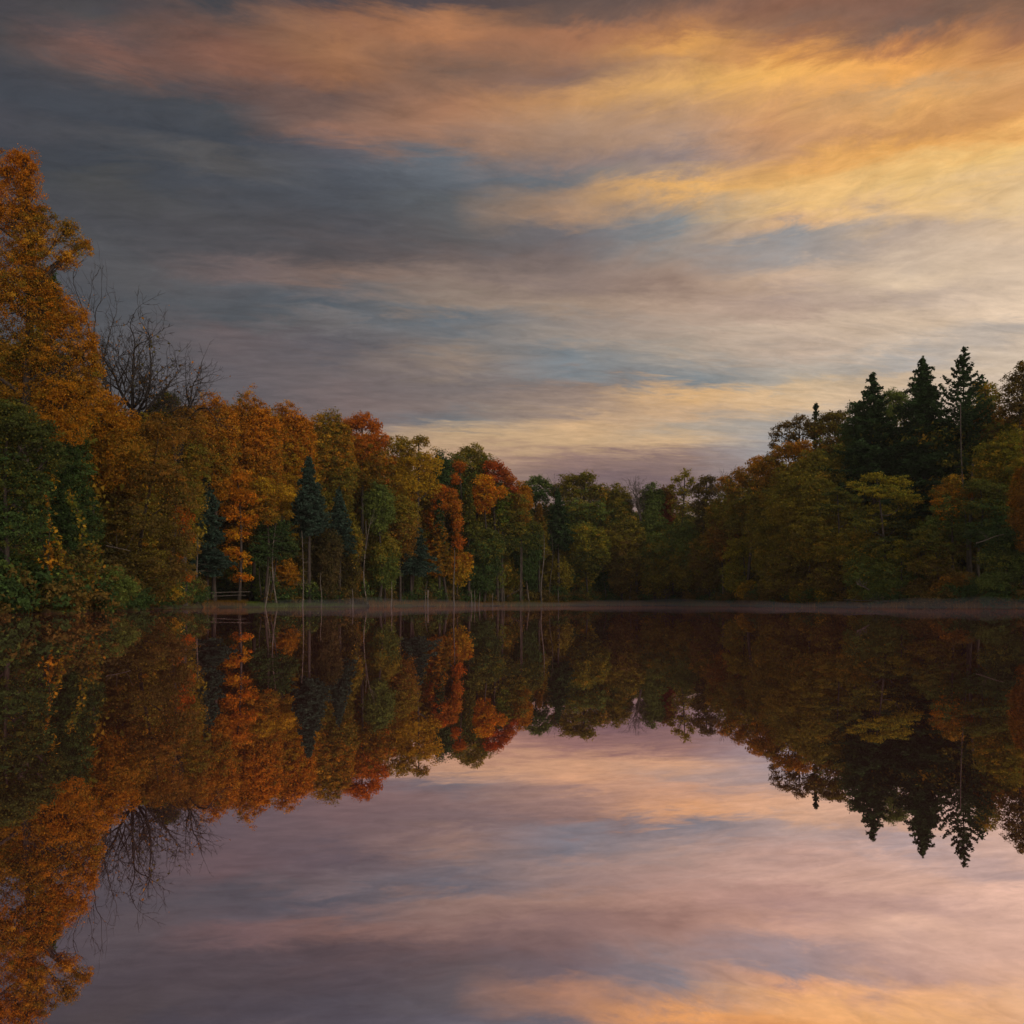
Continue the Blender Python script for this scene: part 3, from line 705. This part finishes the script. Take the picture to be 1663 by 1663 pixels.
D('maple_tree', 'vivid orange maple hanging low over the dark gap behind the log rail', 388, 88, [(385, 775, 24, 18), (372, 800, 18, 16), (398, 808, 22, 16), (378, 832, 20, 14), (402, 845, 18, 14), (382, 868, 22, 14), (376, 898, 18, 14), (396, 905, 14, 10), (382, 920, 12, 8), (396, 938, 17, 8)],
  pal='brightorange', pal2='orange', cov=1.9, shell=0.4)
D('maple_tree', 'gold and green maple between the vivid orange maple and a pale birch', 430, 93, [(425, 790, 20, 16), (442, 808, 16, 14), (422, 822, 18, 14), (440, 840, 18, 14), (465, 800, 16, 14), (466, 835, 10, 8)], pal='orangeolive', pal2='gold', cov=2.6)
D('hemlock_tree', 'dark green tree with a low crown behind the pale birch', 435, 98, [(432, 865, 22, 22), (448, 890, 20, 24), (425, 900, 22, 22), (455, 860, 18, 20), (470, 890, 15, 20)], pal='darkgreen', cov=3, flat=.4)
conifer('spruce_tree', 'blue spruce with a neat pointed crown, tallest spruce of the left wood', 502, 93, 740, 33, 862, 'bluespruce', droop=0.3, dens=1.3, pal2='bluespruce')
conifer('spruce_tree', 'dark blue green spruce at the left side of the log rail', 336, 84, 768, 37, 925, 'bluespruce', droop=0.35, ragged=0.3)
conifer('spruce_tree', 'small blue spruce tucked behind the tallest pointed blue spruce', 550, 98, 792, 27, 895, 'bluespruce', droop=0.35)
conifer('spruce_tree', 'broad drooping spruce among the undergrowth left of the flame shaped maple', 668, 110, 822, 37, 925, 'bluespruce', droop=0.45, ragged=0.35)
conifer('spruce_tree', 'pointed dark spruce with gold lower boughs against the flame shaped maple', 714, 112, 810, 20, 930, 'orangeolive', droop=0.3, pal2='spruce', ragged=0.3)
conifer('spruce_tree', 'slim dark spruce between the round green tree and the bright orange maple', 762, 122, 786, 15, 870, 'pine', droop=0.3)
D('hemlock_tree', 'mid green tree with a round crown under the scarlet maple', 615, 108, top=785, hw=22, bot=860, pal='green', cov=3)
D('oak_tree', 'olive brown tree under the golden maple with forked limbs', 650, 114, top=805, hw=30, bot=900, pal='rust', pal2='olive', cov=2.6)
D('larch_tree', 'brown thin larch behind the pale slender birch trunk', 530, 95, top=855, hw=24, bot=965, pal='darkbrown', cov=2.2)
D('larch_tree', 'dark brown larch to the left of the forked birch', 568, 100, top=840, hw=20, bot=960, pal='darkbrown', pal2='olive', cov=2.2)
D('oak_tree', 'dull green tree right of the forked birch', 625, 107, top=865, hw=24, bot=950, pal='green', pal2='olive', cov=2.6)
D('oak_tree', 'shadowy green tree under the bright orange maple', 780, 120, top=850, hw=32, bot=950, pal='darkgreen', pal2='pine', cov=2.8)
D('maple_tree', 'small tree with scattered gold leaves below the flame shaped maple', 745, 113, top=890, hw=22, bot=945, pal='gold', pal2='orange', cov=1.3, rc=0.45)

# ------------------------------------------------------------------ FAR END of the pond
D('oak_tree', 'dark green round crown first after the dip in the treeline', 872, 148, [(872, 780, 14, 9), (858, 790, 13, 10), (886, 790, 13, 10), (872, 806, 22, 14)], pal='darkgreen', pal2='green', cov=2.8)
bare_tree('bare_tree', 'tiny grey bare treetop beside the domed green tree', 903, 147, 766, 16, 810, levels=4, seed=21, stems=4, rmul=.7)
D('oak_tree', 'big domed green tree in the centre of the far shore', 940, 150, [(925, 780, 18, 11), (950, 778, 18, 11), (905, 798, 14, 14), (938, 798, 36, 18), (972, 800, 16, 16), (925, 830, 34, 22), (960, 835, 28, 22), (940, 865, 32, 20)], pal='green', pal2='olive', cov=3.2)
D('oak_tree', 'olive green tree right of the domed green tree', 1000, 152, top=786, hw=24, bot=880, pal='green', pal2='olive', cov=3)
bare_tree('bare_tree', 'grey bare fan shaped treetop on the far shore', 1036, 149, 770, 26, 815, levels=5, seed=23, stems=6, bark=GREYBARK, rmul=.7)
D('hemlock_tree', 'little dark green treetop right of the grey fan shaped one', 1058, 150, top=784, hw=17, bot=860, pal='green', cov=3, nl=6)
D('maple_tree', 'dull brick red tree on the far shore', 1080, 151, top=788, hw=16, bot=850, pal='darkred', pal2='rust', cov=2.4, nl=6)
D('poplar_tree', 'airy olive poplar rising above the far shore treeline', 1110, 148, [(1113, 770, 10, 9), (1100, 780, 11, 9), (1122, 783, 9, 9), (1090, 792, 9, 7), (1110, 800, 20, 12), (1105, 825, 24, 16)], pal='olive', pal2='yellowgreen', cov=1.5, rc=0.5, shell=0.3)
D('oak_tree', 'dark maroon brown tree beside the airy olive poplar', 1148, 142, [(1148, 780, 12, 9), (1136, 795, 14, 12), (1158, 796, 14, 12), (1146, 820, 24, 16), (1150, 850, 22, 20)], pal='darkbrown', pal2='brown', cov=3)
bare_tree('bare_tree', 'dense grey bare treetop between the maroon tree and the right wood', 1186, 138, 752, 34, 815, levels=5, seed=29, stems=7, fan=0.9, bark=GREYBARK, rmul=.7)
D('oak_tree', 'brown green thicket tree under the dense grey bare treetop', 1175, 136, top=800, hw=24, bot=900, pal='rust', pal2='olive', cov=2.8)
conifer('spruce_tree', 'open drooping dark spruce on the far shore with bare lower trunk', 906, 141, 795, 24, 885, 'spruce', droop=0.45, sparse=0.8, ragged=0.3)
conifer('spruce_tree', 'thin golden brown spruce next to the open drooping spruce', 876, 138, 815, 20, 900, 'olive', droop=0.3, sparse=0.8, pal2='rust')
D('maple_tree', 'olive gold tree low in front of the domed green tree', 955, 144, top=850, hw=30, bot=925, pal='pine', pal2='yellowgreen', cov=2.6)
D('oak_tree', 'dark brown thin tree below the olive green crown', 1010, 147, top=835, hw=34, bot=955, pal='brown', pal2='olive', cov=2.2)
D('oak_tree', 'mixed brown tree under the brick red one', 1065, 146, top=835, hw=36, bot=955, pal='olive', pal2='green', cov=2.6)
D('oak_tree', 'rust flecked tree under the airy poplar', 1112, 142, top=848, hw=30, bot=950, pal='olive', pal2='green', cov=2.4)
D('oak_tree', 'orange brown tree where the far shore meets the right wood', 1155, 134, top=860, hw=28, bot=950, pal='brown', pal2='olive', cov=2.5)
D('hemlock_tree', 'green shadowy tree behind the tall pale snag', 855, 136, top=835, hw=24, bot=935, pal='darkgreen', pal2='pine', cov=2.8)
D('hemlock_tree', 'dark green low tree behind the drooping spruce trunk', 910, 145, top=880, hw=28, bot=960, pal='darkgreen', pal2='olive', cov=2.6)

# ------------------------------------------------------------------ RIGHT WOOD
D('oak_tree', 'ragged brown oak sprig high on the edge of the right wood', 1275, 116, [(1262, 705, 13, 12), (1272, 692, 12, 9), (1288, 690, 12, 9), (1300, 680, 12, 8), (1258, 722, 9, 9), (1288, 710, 20, 16), (1310, 690, 14, 12)], pal='brown', pal2='brown', cov=1.5, rc=0.45, shell=0.3)
conifer('spruce_tree', 'tiny pointed spruce tip poking above the brown oak', 1325, 118, 654, 9, 720, 'spruce', droop=0.1, up=.3, gap=0.8, sparse=.7)
D('oak_tree', 'tan brown rounded oak left of the tall dark spruces', 1352, 114, [(1345, 678, 18, 10), (1365, 676, 16, 9), (1352, 695, 32, 16), (1380, 705, 16, 16), (1325, 700, 18, 14), (1350, 735, 40, 26)], pal='rust', pal2='brown', cov=2.8)
D('maple_tree', 'orange brown maple along the slope of the right wood', 1272, 112, [(1275, 735, 26, 14), (1252, 752, 22, 14), (1298, 728, 22, 14), (1232, 765, 18, 12), (1270, 770, 40, 22), (1310, 760, 26, 24)], pal='orangeolive', pal2='orangeolive', cov=3)
D('maple_tree', 'gold and olive maple stepping down toward the far shore', 1215, 114, [(1205, 772, 18, 12), (1232, 752, 16, 12), (1180, 785, 16, 14), (1222, 785, 22, 16), (1190, 800, 16, 14), (1215, 815, 34, 20), (1240, 840, 30, 22), (1195, 845, 18, 22)], pal='olive', pal2='orangeolive', cov=3)
D('oak_tree', 'wide olive oak in the middle of the right slope', 1315, 106, top=735, hw=52, bot=900, pal='olive', pal2='olive', cov=3.2, nl=12)
D('ash_tree', 'brown and olive ash below the orange brown maple', 1265, 108, top=800, hw=45, bot=930, pal='olive', pal2='olive', cov=3, nl=11)
D('hemlock_tree', 'deep green tree pressed against the left spruce', 1385, 106, [(1390, 665, 16, 11), (1402, 680, 20, 18), (1385, 700, 20, 22), (1395, 740, 28, 34), (1380, 790, 30, 30)], pal='darkgreen', cov=3.2)
conifer('spruce_tree', 'left and shortest of the three tall dark spruces', 1418, 104, 604, 66, 800, 'spruce', droop=0.15, ragged=0.4, power=0.9, dens=1.0, sparse=0.9, gap=0.7, up=0.1)
D('oak_tree', 'pale green round treetop between the two left tall spruces', 1452, 112, [(1448, 645, 18, 12), (1462, 650, 14, 12), (1450, 670, 26, 20)], pal='green', cov=3)
conifer('spruce_tree', 'dense cone shaped spruce, middle of the three tall dark ones', 1498, 101, 577, 72, 835, 'spruce', droop=0.2, power=0.80, ragged=0.3, dens=1.1, gap=0.6)
conifer('spruce_tree', 'highest dark spruce with open upswept boughs', 1566, 99, 564, 70, 815, 'spruce', droop=0.05, up=0.42, power=0.72, ragged=0.22, sparse=0.62, gap=1.15, dens=1.0)
D('maple_tree', 'gold green treetop right of the highest spruce', 1603, 108, [(1600, 630, 18, 12), (1612, 645, 16, 14), (1595, 660, 20, 20)], pal='yellowgreen', cov=3)
D('oak_tree', 'brown oak with a sparse ragged top at the far right', 1652, 93, [(1660, 600, 16, 12), (1645, 615, 15, 12), (1638, 635, 16, 12), (1665, 630, 26, 18), (1652, 660, 30, 22), (1690, 620, 30, 30), (1690, 680, 40, 40)], pal='brown', pal2='brown', cov=2.0, rc=0.5)
D('oak_tree', 'reddish brown tree behind the pale broken pole', 1608, 100, top=655, hw=36, bot=810, pal='brown', pal2='rust', cov=3)
D('maple_tree', 'olive gold tree on the far right under the ragged brown oak', 1640, 90, top=700, hw=46, bot=850, pal='greengold', pal2='yellowgreen', cov=3)
D('maple_tree', 'orange maple cut off by the right border of the view', 1665, 82, top=755, hw=20, bot=890, pal='rust', pal2='orangeolive', cov=2.6)
D('pine_tree', 'layered olive pine with flat boughs in front of the dark spruces', 1440, 90, [(1420, 775, 22, 8), (1455, 782, 26, 10), (1395, 788, 18, 8), (1430, 800, 40, 11), (1475, 812, 24, 12), (1440, 828, 48, 12), (1412, 852, 32, 12), (1465, 855, 34, 12), (1440, 885, 40, 14)],
  pal='pine', pal2='yellowgreen', cov=2.4, flat=0.3, rc=0.7)
D('pine_tree', 'second layered pine, lower and thinner, left of the flat boughed one', 1368, 94, [(1358, 800, 20, 9), (1382, 812, 22, 9), (1350, 828, 28, 11), (1385, 842, 26, 11), (1362, 865, 34, 13), (1350, 895, 30, 14)], pal='olive', pal2='pine', cov=2.4, flat=0.3, rc=0.7)
D('maple_tree', 'rusty orange topped round tree below the middle spruce', 1545, 90, [(1545, 785, 16, 12), (1530, 800, 18, 14), (1562, 805, 20, 14), (1542, 825, 34, 18), (1530, 855, 30, 20), (1560, 860, 28, 20)], pal='green', pal2='orangeolive', cov=3)
D('pine_tree', 'dark green pine under the reddish brown tree', 1600, 88, [(1590, 790, 26, 12), (1615, 800, 26, 12), (1600, 825, 40, 16), (1625, 850, 34, 18), (1590, 870, 30, 20)], pal='darkgreen', pal2='pine', cov=3, flat=.4)
D('pine_tree', 'olive brown pine low beside the round rusty topped tree', 1520, 86, [(1520, 865, 34, 12), (1500, 882, 28, 12), (1535, 895, 34, 14), (1512, 920, 36, 16), (1545, 940, 34, 18)], pal='brown', pal2='pine', cov=2.6, flat=.35)
D('hemlock_tree', 'full green tree at the water on the far right', 1640, 82, [(1630, 875, 30, 18), (1660, 885, 30, 20), (1620, 905, 30, 22), (1655, 920, 36, 26), (1620, 945, 34, 20)], pal='green', pal2='darkgreen', cov=3.2)
D('birch_tree', 'yellow leaved birch low in front of the layered pines', 1468, 86, [(1462, 885, 16, 9), (1478, 893, 16, 8), (1460, 902, 18, 9), (1484, 912, 12, 8)], pal='yellowgreen', cov=1.8, rc=.4)
D('oak_tree', 'green tree beneath the layered pines', 1430, 88, top=880, hw=44, bot=965, pal='green', pal2='greengold', cov=2.8)
D('maple_tree', 'yellow green tree spilling over the water at the corner of the right wood', 1210, 110, [(1205, 885, 22, 14), (1190, 900, 16, 12), (1225, 900, 24, 14), (1208, 925, 32, 18), (1240, 925, 26, 16), (1195, 945, 20, 16), (1220, 955, 24, 12)], pal='yellowgreen', pal2='yellowgreen', cov=2.8)
D('ash_tree', 'brown leaved tree leaning over the water right of the yellow green one', 1300, 103, [(1290, 880, 36, 20), (1325, 890, 30, 20), (1275, 915, 34, 22), (1320, 925, 40, 24), (1290, 948, 36, 18), (1250, 950, 20, 14)], pal='brown', pal2='olive', cov=2.6)
D('ash_tree', 'brown olive tree filling the middle of the right shore', 1372, 95, [(1360, 905, 30, 18), (1390, 915, 30, 20), (1350, 940, 34, 22), (1390, 948, 34, 18)], pal='brown', pal2='olive', cov=2.6)
D('maple_tree', 'green and gold tree between the two layered pines and the brown shore tree', 1395, 92, top=858, hw=30, bot=925, pal='greengold', cov=2.6)
D('maple_tree', 'orange maple standing beyond the far right tree', 1745, 78, top=600, hw=60, bot=900, pal='rust', cov=2.4)

# shrubs along the waterline
SHRUBS = [
 (432, 950, 14, 18, 'brightgreen', 'bright green bush beside the leaning pale stem'),
 (462, 940, 18, 26, 'orangeolive', 'orange olive bush at the foot of the pale birch'),
 (492, 950, 16, 18, 'olive', 'dull olive bush at the foot of the slender birch'),
 (525, 948, 18, 20, 'brown', 'brown bush between the slender birch and a thin pole'),
 (560, 942, 20, 24, 'rust', 'rust brown bush left of the forked birch'),
 (592, 950, 16, 18, 'greengold', 'green and gold bush under the forked birch'),
 (635, 925, 14, 12, 'redorange', 'reddish bush on top of a short white stem'),
 (615, 945, 18, 20, 'olive', 'olive bush right of the forked birch'),
 (660, 942, 18, 24, 'green', 'green bush behind the short white stem'),
 (690, 948, 18, 20, 'greengold', 'gold speckled bush under the broad drooping spruce'),
 (722, 940, 22, 26, 'green', 'plump green bush under the flame shaped maple'),
 (752, 944, 20, 22, 'brightgreen', 'lush light green bush beside the plump green one'),
 (785, 938, 24, 26, 'green', 'large green bush behind the white stumps'),
 (820, 945, 20, 20, 'greengold', 'yellow tinged bush right of the white stumps'),
 (850, 945, 18, 22, 'darkgreen', 'dark green bush left of the tall pale snag'),
 (900, 940, 20, 24, 'olive', 'olive bush right of the tall pale snag'),
 (935, 935, 22, 26, 'yellowgreen', 'yellow green bush under the domed green tree'),
 (968, 945, 20, 20, 'darkgreen', 'dark bush in the centre of the far shore'),
 (1005, 930, 22, 22, 'yellowgreen', 'mossy yellow bush on thin stems on the far shore'),
 (1045, 945, 20, 20, 'darkbrown', 'dark brown bush left of the lattice'),
 (1092, 945, 18, 20, 'brown', 'brown bush right of the lattice'),
 (1115, 938, 20, 20, 'yellowgreen', 'yellow green bush above the bright grass strip'),
 (1150, 945, 20, 20, 'brown', 'reddish brown bush beside the bright grass strip'),
 (1182, 952, 14, 16, 'brightgreen', 'fresh green bush at the tip of the right wood'),
 (1215, 962, 16, 12, 'gold', 'golden low bush touching the water below the right wood'),
 (1262, 962, 20, 13, 'brown', 'low brown bush dipping in the water right of the golden one'),
 (1312, 962, 22, 14, 'olive', 'low olive bush at the water below the brown leaning tree'),
 (1350, 965, 20, 13, 'greengold', 'green gold low bush midway along the right shore'),
 (1408, 962, 22, 14, 'olive', 'olive low bush with grey twigs beside it'),
 (1455, 958, 24, 18, 'green', 'green low bush under the yellow leaved birch'),
 (1500, 962, 22, 14, 'brown', 'brown low bush under the olive brown pine'),
 (1548, 960, 24, 18, 'rust', 'rusty low bush left of the full green tree'),
 (1600, 962, 24, 16, 'darkgreen', 'dark low bush in front of the full green tree'),
 (1650, 962, 26, 17, 'green', 'leafy low bush at the far right water edge'),
]
for x, y, rx, rz, pal, lab in SHRUBS:
    rx *= 1.45; rz *= 1.5; y -= rz * .2
    dd = float(shore_d(x)) + (1.5 if x > 1200 else 6.0)
    r_ = random.Random(x)
    D('bush', lab, x, dd, [(x - rx * .4, y + rz * .25, rx * .6, rz * .7), (x + rx * .45, y + rz * .2, rx * .6, rz * .75), (x + r_.uniform(-4, 4), y - rz * .2, rx * .65, rz * .7)], pal=pal, cov=2.4, rc=0.4, limbs=False, cat='bush', trunk_r=0.05,
      group='bushes along the waterline')

# ------------------------------------------------------------------ snags, birches, poles
pole('birch_tree', 'pale birch trunk with short dead twigs, left of the tallest blue spruce', 450, 97.5, 838, r=0.09, twigs=26, bark=PALE, cat='birch')
pole('birch_tree', 'slender whitish birch trunk in front of the blue spruce', 491, 97.5, 862, r=0.075, twigs=20, bark=PALE, cat='birch', lean=-1)
pole('birch_tree', 'forked white birch standing before dark brown larches', 597, 110, 846, r=0.085, fork=905, lean=-3, bark=PALE, cat='birch')
pole('dead_tree', 'grey dead trunk at the left end of the log rail', 321, 89, 868, r=0.12, twigs=14)
pole('dead_tree', 'leaning pale stem rising from the grass beside the log rail', 430, 95.5, 928, r=0.08, lean=9, bark=PALE)
pole('dead_tree', 'thin grey trunk behind the leaning pale stem', 425, 99, 895, r=0.08)
pole('dead_tree', 'thin pale pole standing in the water left of the forked birch', 521, 99.5, 930, r=0.05, bark=PALE)
pole('stump', 'short grey stump in the water below the forked birch', 572, 104.5, 956, r=0.08, bark=PALE, cat='stump')
pole('dead_tree', 'short white stem under the reddish bush', 634, 109.5, 945, r=0.09, lean=2, bark=PALE, cat='dead tree')
pole('dead_tree', 'leaning grey stem between the short white stem and the white stumps', 689, 114, 944, r=0.08, lean=5)
pole('post', 'bleached post in the water under the plump green bush', 695, 115.5, 958, r=0.11, bark=PALE, cat='post', tap=.8)
pole('dead_tree', 'grey trunk rising from the plump green bush', 738, 120, 890, r=0.13)
pole('stump', 'leftmost white stump of the trio at the far shore', 766, 123, 960, r=0.12, bark=PALE, cat='stump', lean=-1)
pole('stump', 'thin middle stump of the trio at the far shore', 771, 124, 957, r=0.08, bark=PALE, cat='stump')
pole('stump', 'slanting right stump of the trio at the far shore', 777, 124, 961, r=0.09, cat='stump', lean=2)
pole('stump', 'white stump alone right of the trio', 800, 126.5, 963, r=0.10, bark=PALE, cat='stump')
pole('snag', 'tall pale snag with a bleached base in the middle of the far shore', 880, 135.5, 862, r=0.12, lean=3, bark=PALE, cat='snag', twigs=8)
pole('snag', 'leaning white snag left of the tall pale one', 861, 134.5, 946, r=0.09, lean=-6, bark=PALE, cat='snag')
pole('stump', 'crooked stump right of the tall pale snag', 908, 137.5, 958, r=0.10, lean=-2, bark=PALE, cat='stump')
SL = [(815, 900, 'slim trunk behind the white stump'), (845, 880, 'slim trunk close left of the leaning white snag'), (820, 850, 'slim dark trunk behind the flat topped pine'),
      (892, 860, 'slim trunk close right of the tall pale snag'), (905, 835, 'slim trunk carrying the open drooping spruce shade'), (924, 930, 'short slim trunk under the yellow green bush'),
      (957, 942, 'slim pole left of the forked grey saplings'), (983, 915, 'slim leaning sapling trunk in the centre of the far shore'), (992, 870, 'slim tall sapling beside the leaning one'),
      (1010, 905, 'slim sapling trunk under the mossy bush'), (1022, 870, 'slim tall trunk under the grey bare fan shaped treetop'), (1031, 925, 'slim grey pole in front of the dark brown bush'),
      (1042, 900, 'slim grey trunk just left of the lattice'), (1058, 938, 'slim pole rising behind the lattice left end'), (1070, 915, 'slim pole rising behind the middle of the lattice'),
      (1082, 935, 'slim pole rising behind the lattice right end'), (1094, 920, 'slim trunk between the lattice and the bright grass'), (1120, 945, 'slim pole in the bright grass strip'),
      (1140, 935, 'slim reddish trunk beside the bright grass strip'), (1160, 945, 'slim pole nearest the tip of the right wood'), (540, 900, 'slim brown trunk under the small blue spruce'),
      (558, 870, 'slim brown trunk beside the dark brown larch'), (655, 915, 'slim trunk beside the broad drooping spruce'), (795, 905, 'slim trunk behind the large green bush')]
for x, y, lab in SL:
    r_ = random.Random(x)
    pole('slender_tree', lab, x, float(shore_d(x)) + r_.uniform(1.5, 5), y, r=r_.uniform(0.045, 0.08), lean=r_.uniform(-5, 5), twigs=r_.choice([0, 5, 9]),
         bark=GREYBARK if x % 3 else BARK, cat='slender tree', group='slender trunks along the far shore')
pole('dead_tree', 'pale broken pole tree in front of the highest spruce', 1572, 95, 655, r=0.13, lean=-12, cat='dead tree', twigs=5, tap=.35)
pole('snag', 'stubby brown snag right of the pale broken pole tree', 1581, 94, 752, r=0.22, cat='snag', tap=.8)
pole('slender_tree', 'dark slim trunk inside the layered olive pine', 1407, 96, 845, r=0.10, cat='slender tree')
pole('slender_tree', 'slim grey trunk right of the second layered pine', 1372, 99, 850, r=0.09, lean=-4, cat='slender tree')

def lying(name, label, a, b, da, db, r, cat, mat=None, twigs=0):
    A = P(a[0], a[1], da); B = P(b[0], b[1], db)
    rng = np.random.default_rng(int(a[0])); base = (A + B) / 2
    t = Tubes(); t.add(bend(A - base, B - base, rng, 9, 0.01), np.linspace(r, r * .6, 9), 6)
    for _ in range(twigs):
        s0 = A - base + (B - A) * rng.uniform(.1, .9)
        t.add(bend(s0, s0 + [rng.uniform(-.8, .8), rng.uniform(-.3, .3), rng.uniform(.1, .9)], rng, 4, .08), np.linspace(r * .45, .01, 4), 4)
    o = t.build(name, mat or GREYBARK); o.location = [float(v) for v in base]
    return tag(o, label, cat)
lying('log_rail', 'upper weathered log rail spanning the dark gap', (338, 963), (407, 961), 93, 95, 0.05, 'log', GREYBARK)
lying('log_rail', 'lower weathered log rail just above the waterline', (345, 968), (400, 967), 92.8, 95, 0.04, 'log', GREYBARK)
lying('fallen_branch', 'slanting bare branch fallen down the bank near the far corner', (823, 969), (848, 955), 132, 133, 0.10, 'branch', BARK, 3)
lying('fallen_branch', 'pale bare branch sticking out over the right shore trees', (1585, 882), (1630, 868), 79, 80, 0.045, 'branch', BARK, 2)
lying('fallen_branch', 'tangle of grey driftwood twigs at the right shore', (1392, 948), (1412, 958), 91.5, 92, 0.06, 'branch', PALE, 14)
lying('fallen_branch', 'dead branch lying in the shallows under the right wood', (1370, 974), (1445, 976), 94, 91, 0.05, 'branch', GREYBARK, 12)
lying('fallen_branch', 'pale branch crossing the wide rusty oak on the left', (172, 886), (212, 895), 55, 56, 0.025, 'branch', GREYBARK, 3)

# lattice panel on the far shore
base = P(1070, HZ, 147.0); base[2] = ground_at(1070, 147.0) - 0.1
lat = thing('lattice_fence', 'pale wooden lattice panel standing among thin poles on the far shore', 'lattice', base)
k = 147.0 / F
z0, z1 = (P(0, 971, 147)[2] - base[2]), (P(0, 952, 147)[2] - base[2])
for j in range(9):
    x = (-17 + j * 34 / 8) * k
    t = Tubes(); t.add([(x, 0, z0 - .3), (x, 0, z1)], 0.035, 4); t.build('upright', GREYBARK, lat)
for j in range(5):
    z = z0 + (z1 - z0) * (j + .3) / 4.6
    t = Tubes(); t.add([(-17.5 * k, -0.05, z), (17.5 * k, -0.05, z)], 0.03, 4); t.build('rail', GREYBARK, lat)

# ------------------------------------------------------------------ grass and reeds on the bank
def grass(name, label, spans, hgt, pal, n, seed, s_rng=(0.2, 4)):
    rng = np.random.default_rng(seed)
    Vs, Cs = [], []
    for x0, x1, wgt in spans:
        m = int(n * wgt); px = rng.uniform(x0, x1, m); s = rng.uniform(*s_rng, m); dd = shore_d(px) + s
        b = np.stack([(px - CX) / F * dd, dd, ground_h(px, s) - 0.03], 1)
        h = hgt * rng.uniform(0.5, 1.3, m); a = rng.uniform(0, PI, m)
        w = np.stack([np.cos(a), np.sin(a), 0 * a], 1) * 0.035
        tipv = b + np.stack([rng.normal(0, .25, m) * h, rng.normal(0, .25, m) * h, h], 1)
        Vs.append(np.stack([b - w, b + w, tipv], 1).reshape(-1, 3)); Cs.append(pick(pal, b, rng, patch=4.0) * rng.uniform(.7, 1.3, (m, 1)))
    V = np.concatenate(Vs)
    o = mesh_obj(name, V, np.arange(len(V)).reshape(-1, 3), FOL, cols=np.concatenate(Cs))
    o['kind'] = 'stuff'; o['label'] = label
grass('grass', 'short green grass on the low bank', [(380, 450, 1.0), (450, 560, .4), (640, 1000, 1.6), (1095, 1160, 1.0)], 0.32, 'brightgreen', 9000, 3, (0.1, 7))
grass('reeds', 'dry tan sedge fringing the far shore', [(330, 400, .3), (600, 1250, 2.2), (1250, 1700, 1.0)], 0.5, 'rust', 9000, 4, (0, 3))

# ------------------------------------------------------------------ mist lying on the water at the far end
def mist():
    m, nt, g = new_mat('mist')
    v = nt.nodes.new('ShaderNodeVolumePrincipled')
    v.inputs['Color'].default_value = (0.66, 0.70, 0.82, 1); v.inputs['Density'].default_value = 0.0062
    v.inputs['Anisotropy'].default_value = 0.2
    o = nt.nodes.new('ShaderNodeOutputMaterial'); nt.links.new(v.outputs[0], o.inputs['Volume'])
    xs = np.linspace(200, 1800, 90); ts = np.linspace(0, 1, 24)
    X_, T_ = np.meshgrid(xs, ts)
    far = shore_d(X_) + 1.0; nearv = np.maximum(far - 48, 62)
    nearv = np.minimum(nearv, far - 8)
    Y_ = nearv + (far - nearv) * T_
    Xw = (X_ - CX) / F * Y_
    edge = np.sin(PI * np.clip(T_, 0, 1) ** 1.6) ** 0.6 * np.clip((X_ - 200) / 150, 0, 1) * np.clip((1800 - X_) / 100, 0, 1)
    h = 0.03 + edge * (0.68 + 0.22 * np.sin(X_ * 0.013) + 0.10 * np.sin(X_ * 0.05 + T_ * 5))
    top = np.stack([Xw, Y_, 0.03 + h], -1).reshape(-1, 3); bot_ = np.stack([Xw, Y_, 0.03 + 0 * h], -1).reshape(-1, 3)
    nr, nc = X_.shape; n = nr * nc
    i = np.arange(nr - 1)[:, None] * nc + np.arange(nc - 1)[None]
    f1 = np.stack([i, i + 1, i + 1 + nc, i + nc], -1).reshape(-1, 4); f2 = f1[:, ::-1] + n
    ring = list(range(nc)) + [r * nc + nc - 1 for r in range(1, nr)] + [(nr - 1) * nc + c for c in range(nc - 2, -1, -1)] + [r * nc for r in range(nr - 2, 0, -1)]
    f3 = np.array([(ring[(q + 1) % len(ring)], ring[q], ring[q] + n, ring[(q + 1) % len(ring)] + n) for q in range(len(ring))])
    o = mesh_obj('mist', np.concatenate([top, bot_]), np.concatenate([f1, f2, f3]), m)
    o['kind'] = 'stuff'; o['label'] = 'thin mist lying low on the far water'
mist()

# ------------------------------------------------------------------ thin evening haze
def haze():
    m, nt, g = new_mat('haze')
    v = nt.nodes.new('ShaderNodeVolumePrincipled')
    v.inputs['Color'].default_value = (0.85, 0.85, 0.85, 1); v.inputs['Density'].default_value = 0.00016
    o = nt.nodes.new('ShaderNodeOutputMaterial'); nt.links.new(v.outputs[0], o.inputs['Volume'])
    a, b, z0, z1 = 760, 760, -1.8, 42.0
    V = [(x, y, z) for z in (z0, z1) for x, y in ((-a, -a), (a, -a), (a, b), (-a, b))]
    Fc = [(0, 3, 2, 1), (4, 5, 6, 7), (0, 1, 5, 4), (1, 2, 6, 5), (2, 3, 7, 6), (3, 0, 4, 7)]
    o = mesh_obj('haze', V, Fc, m); o['kind'] = 'stuff'; o['label'] = 'thin evening haze over the pond'
haze()
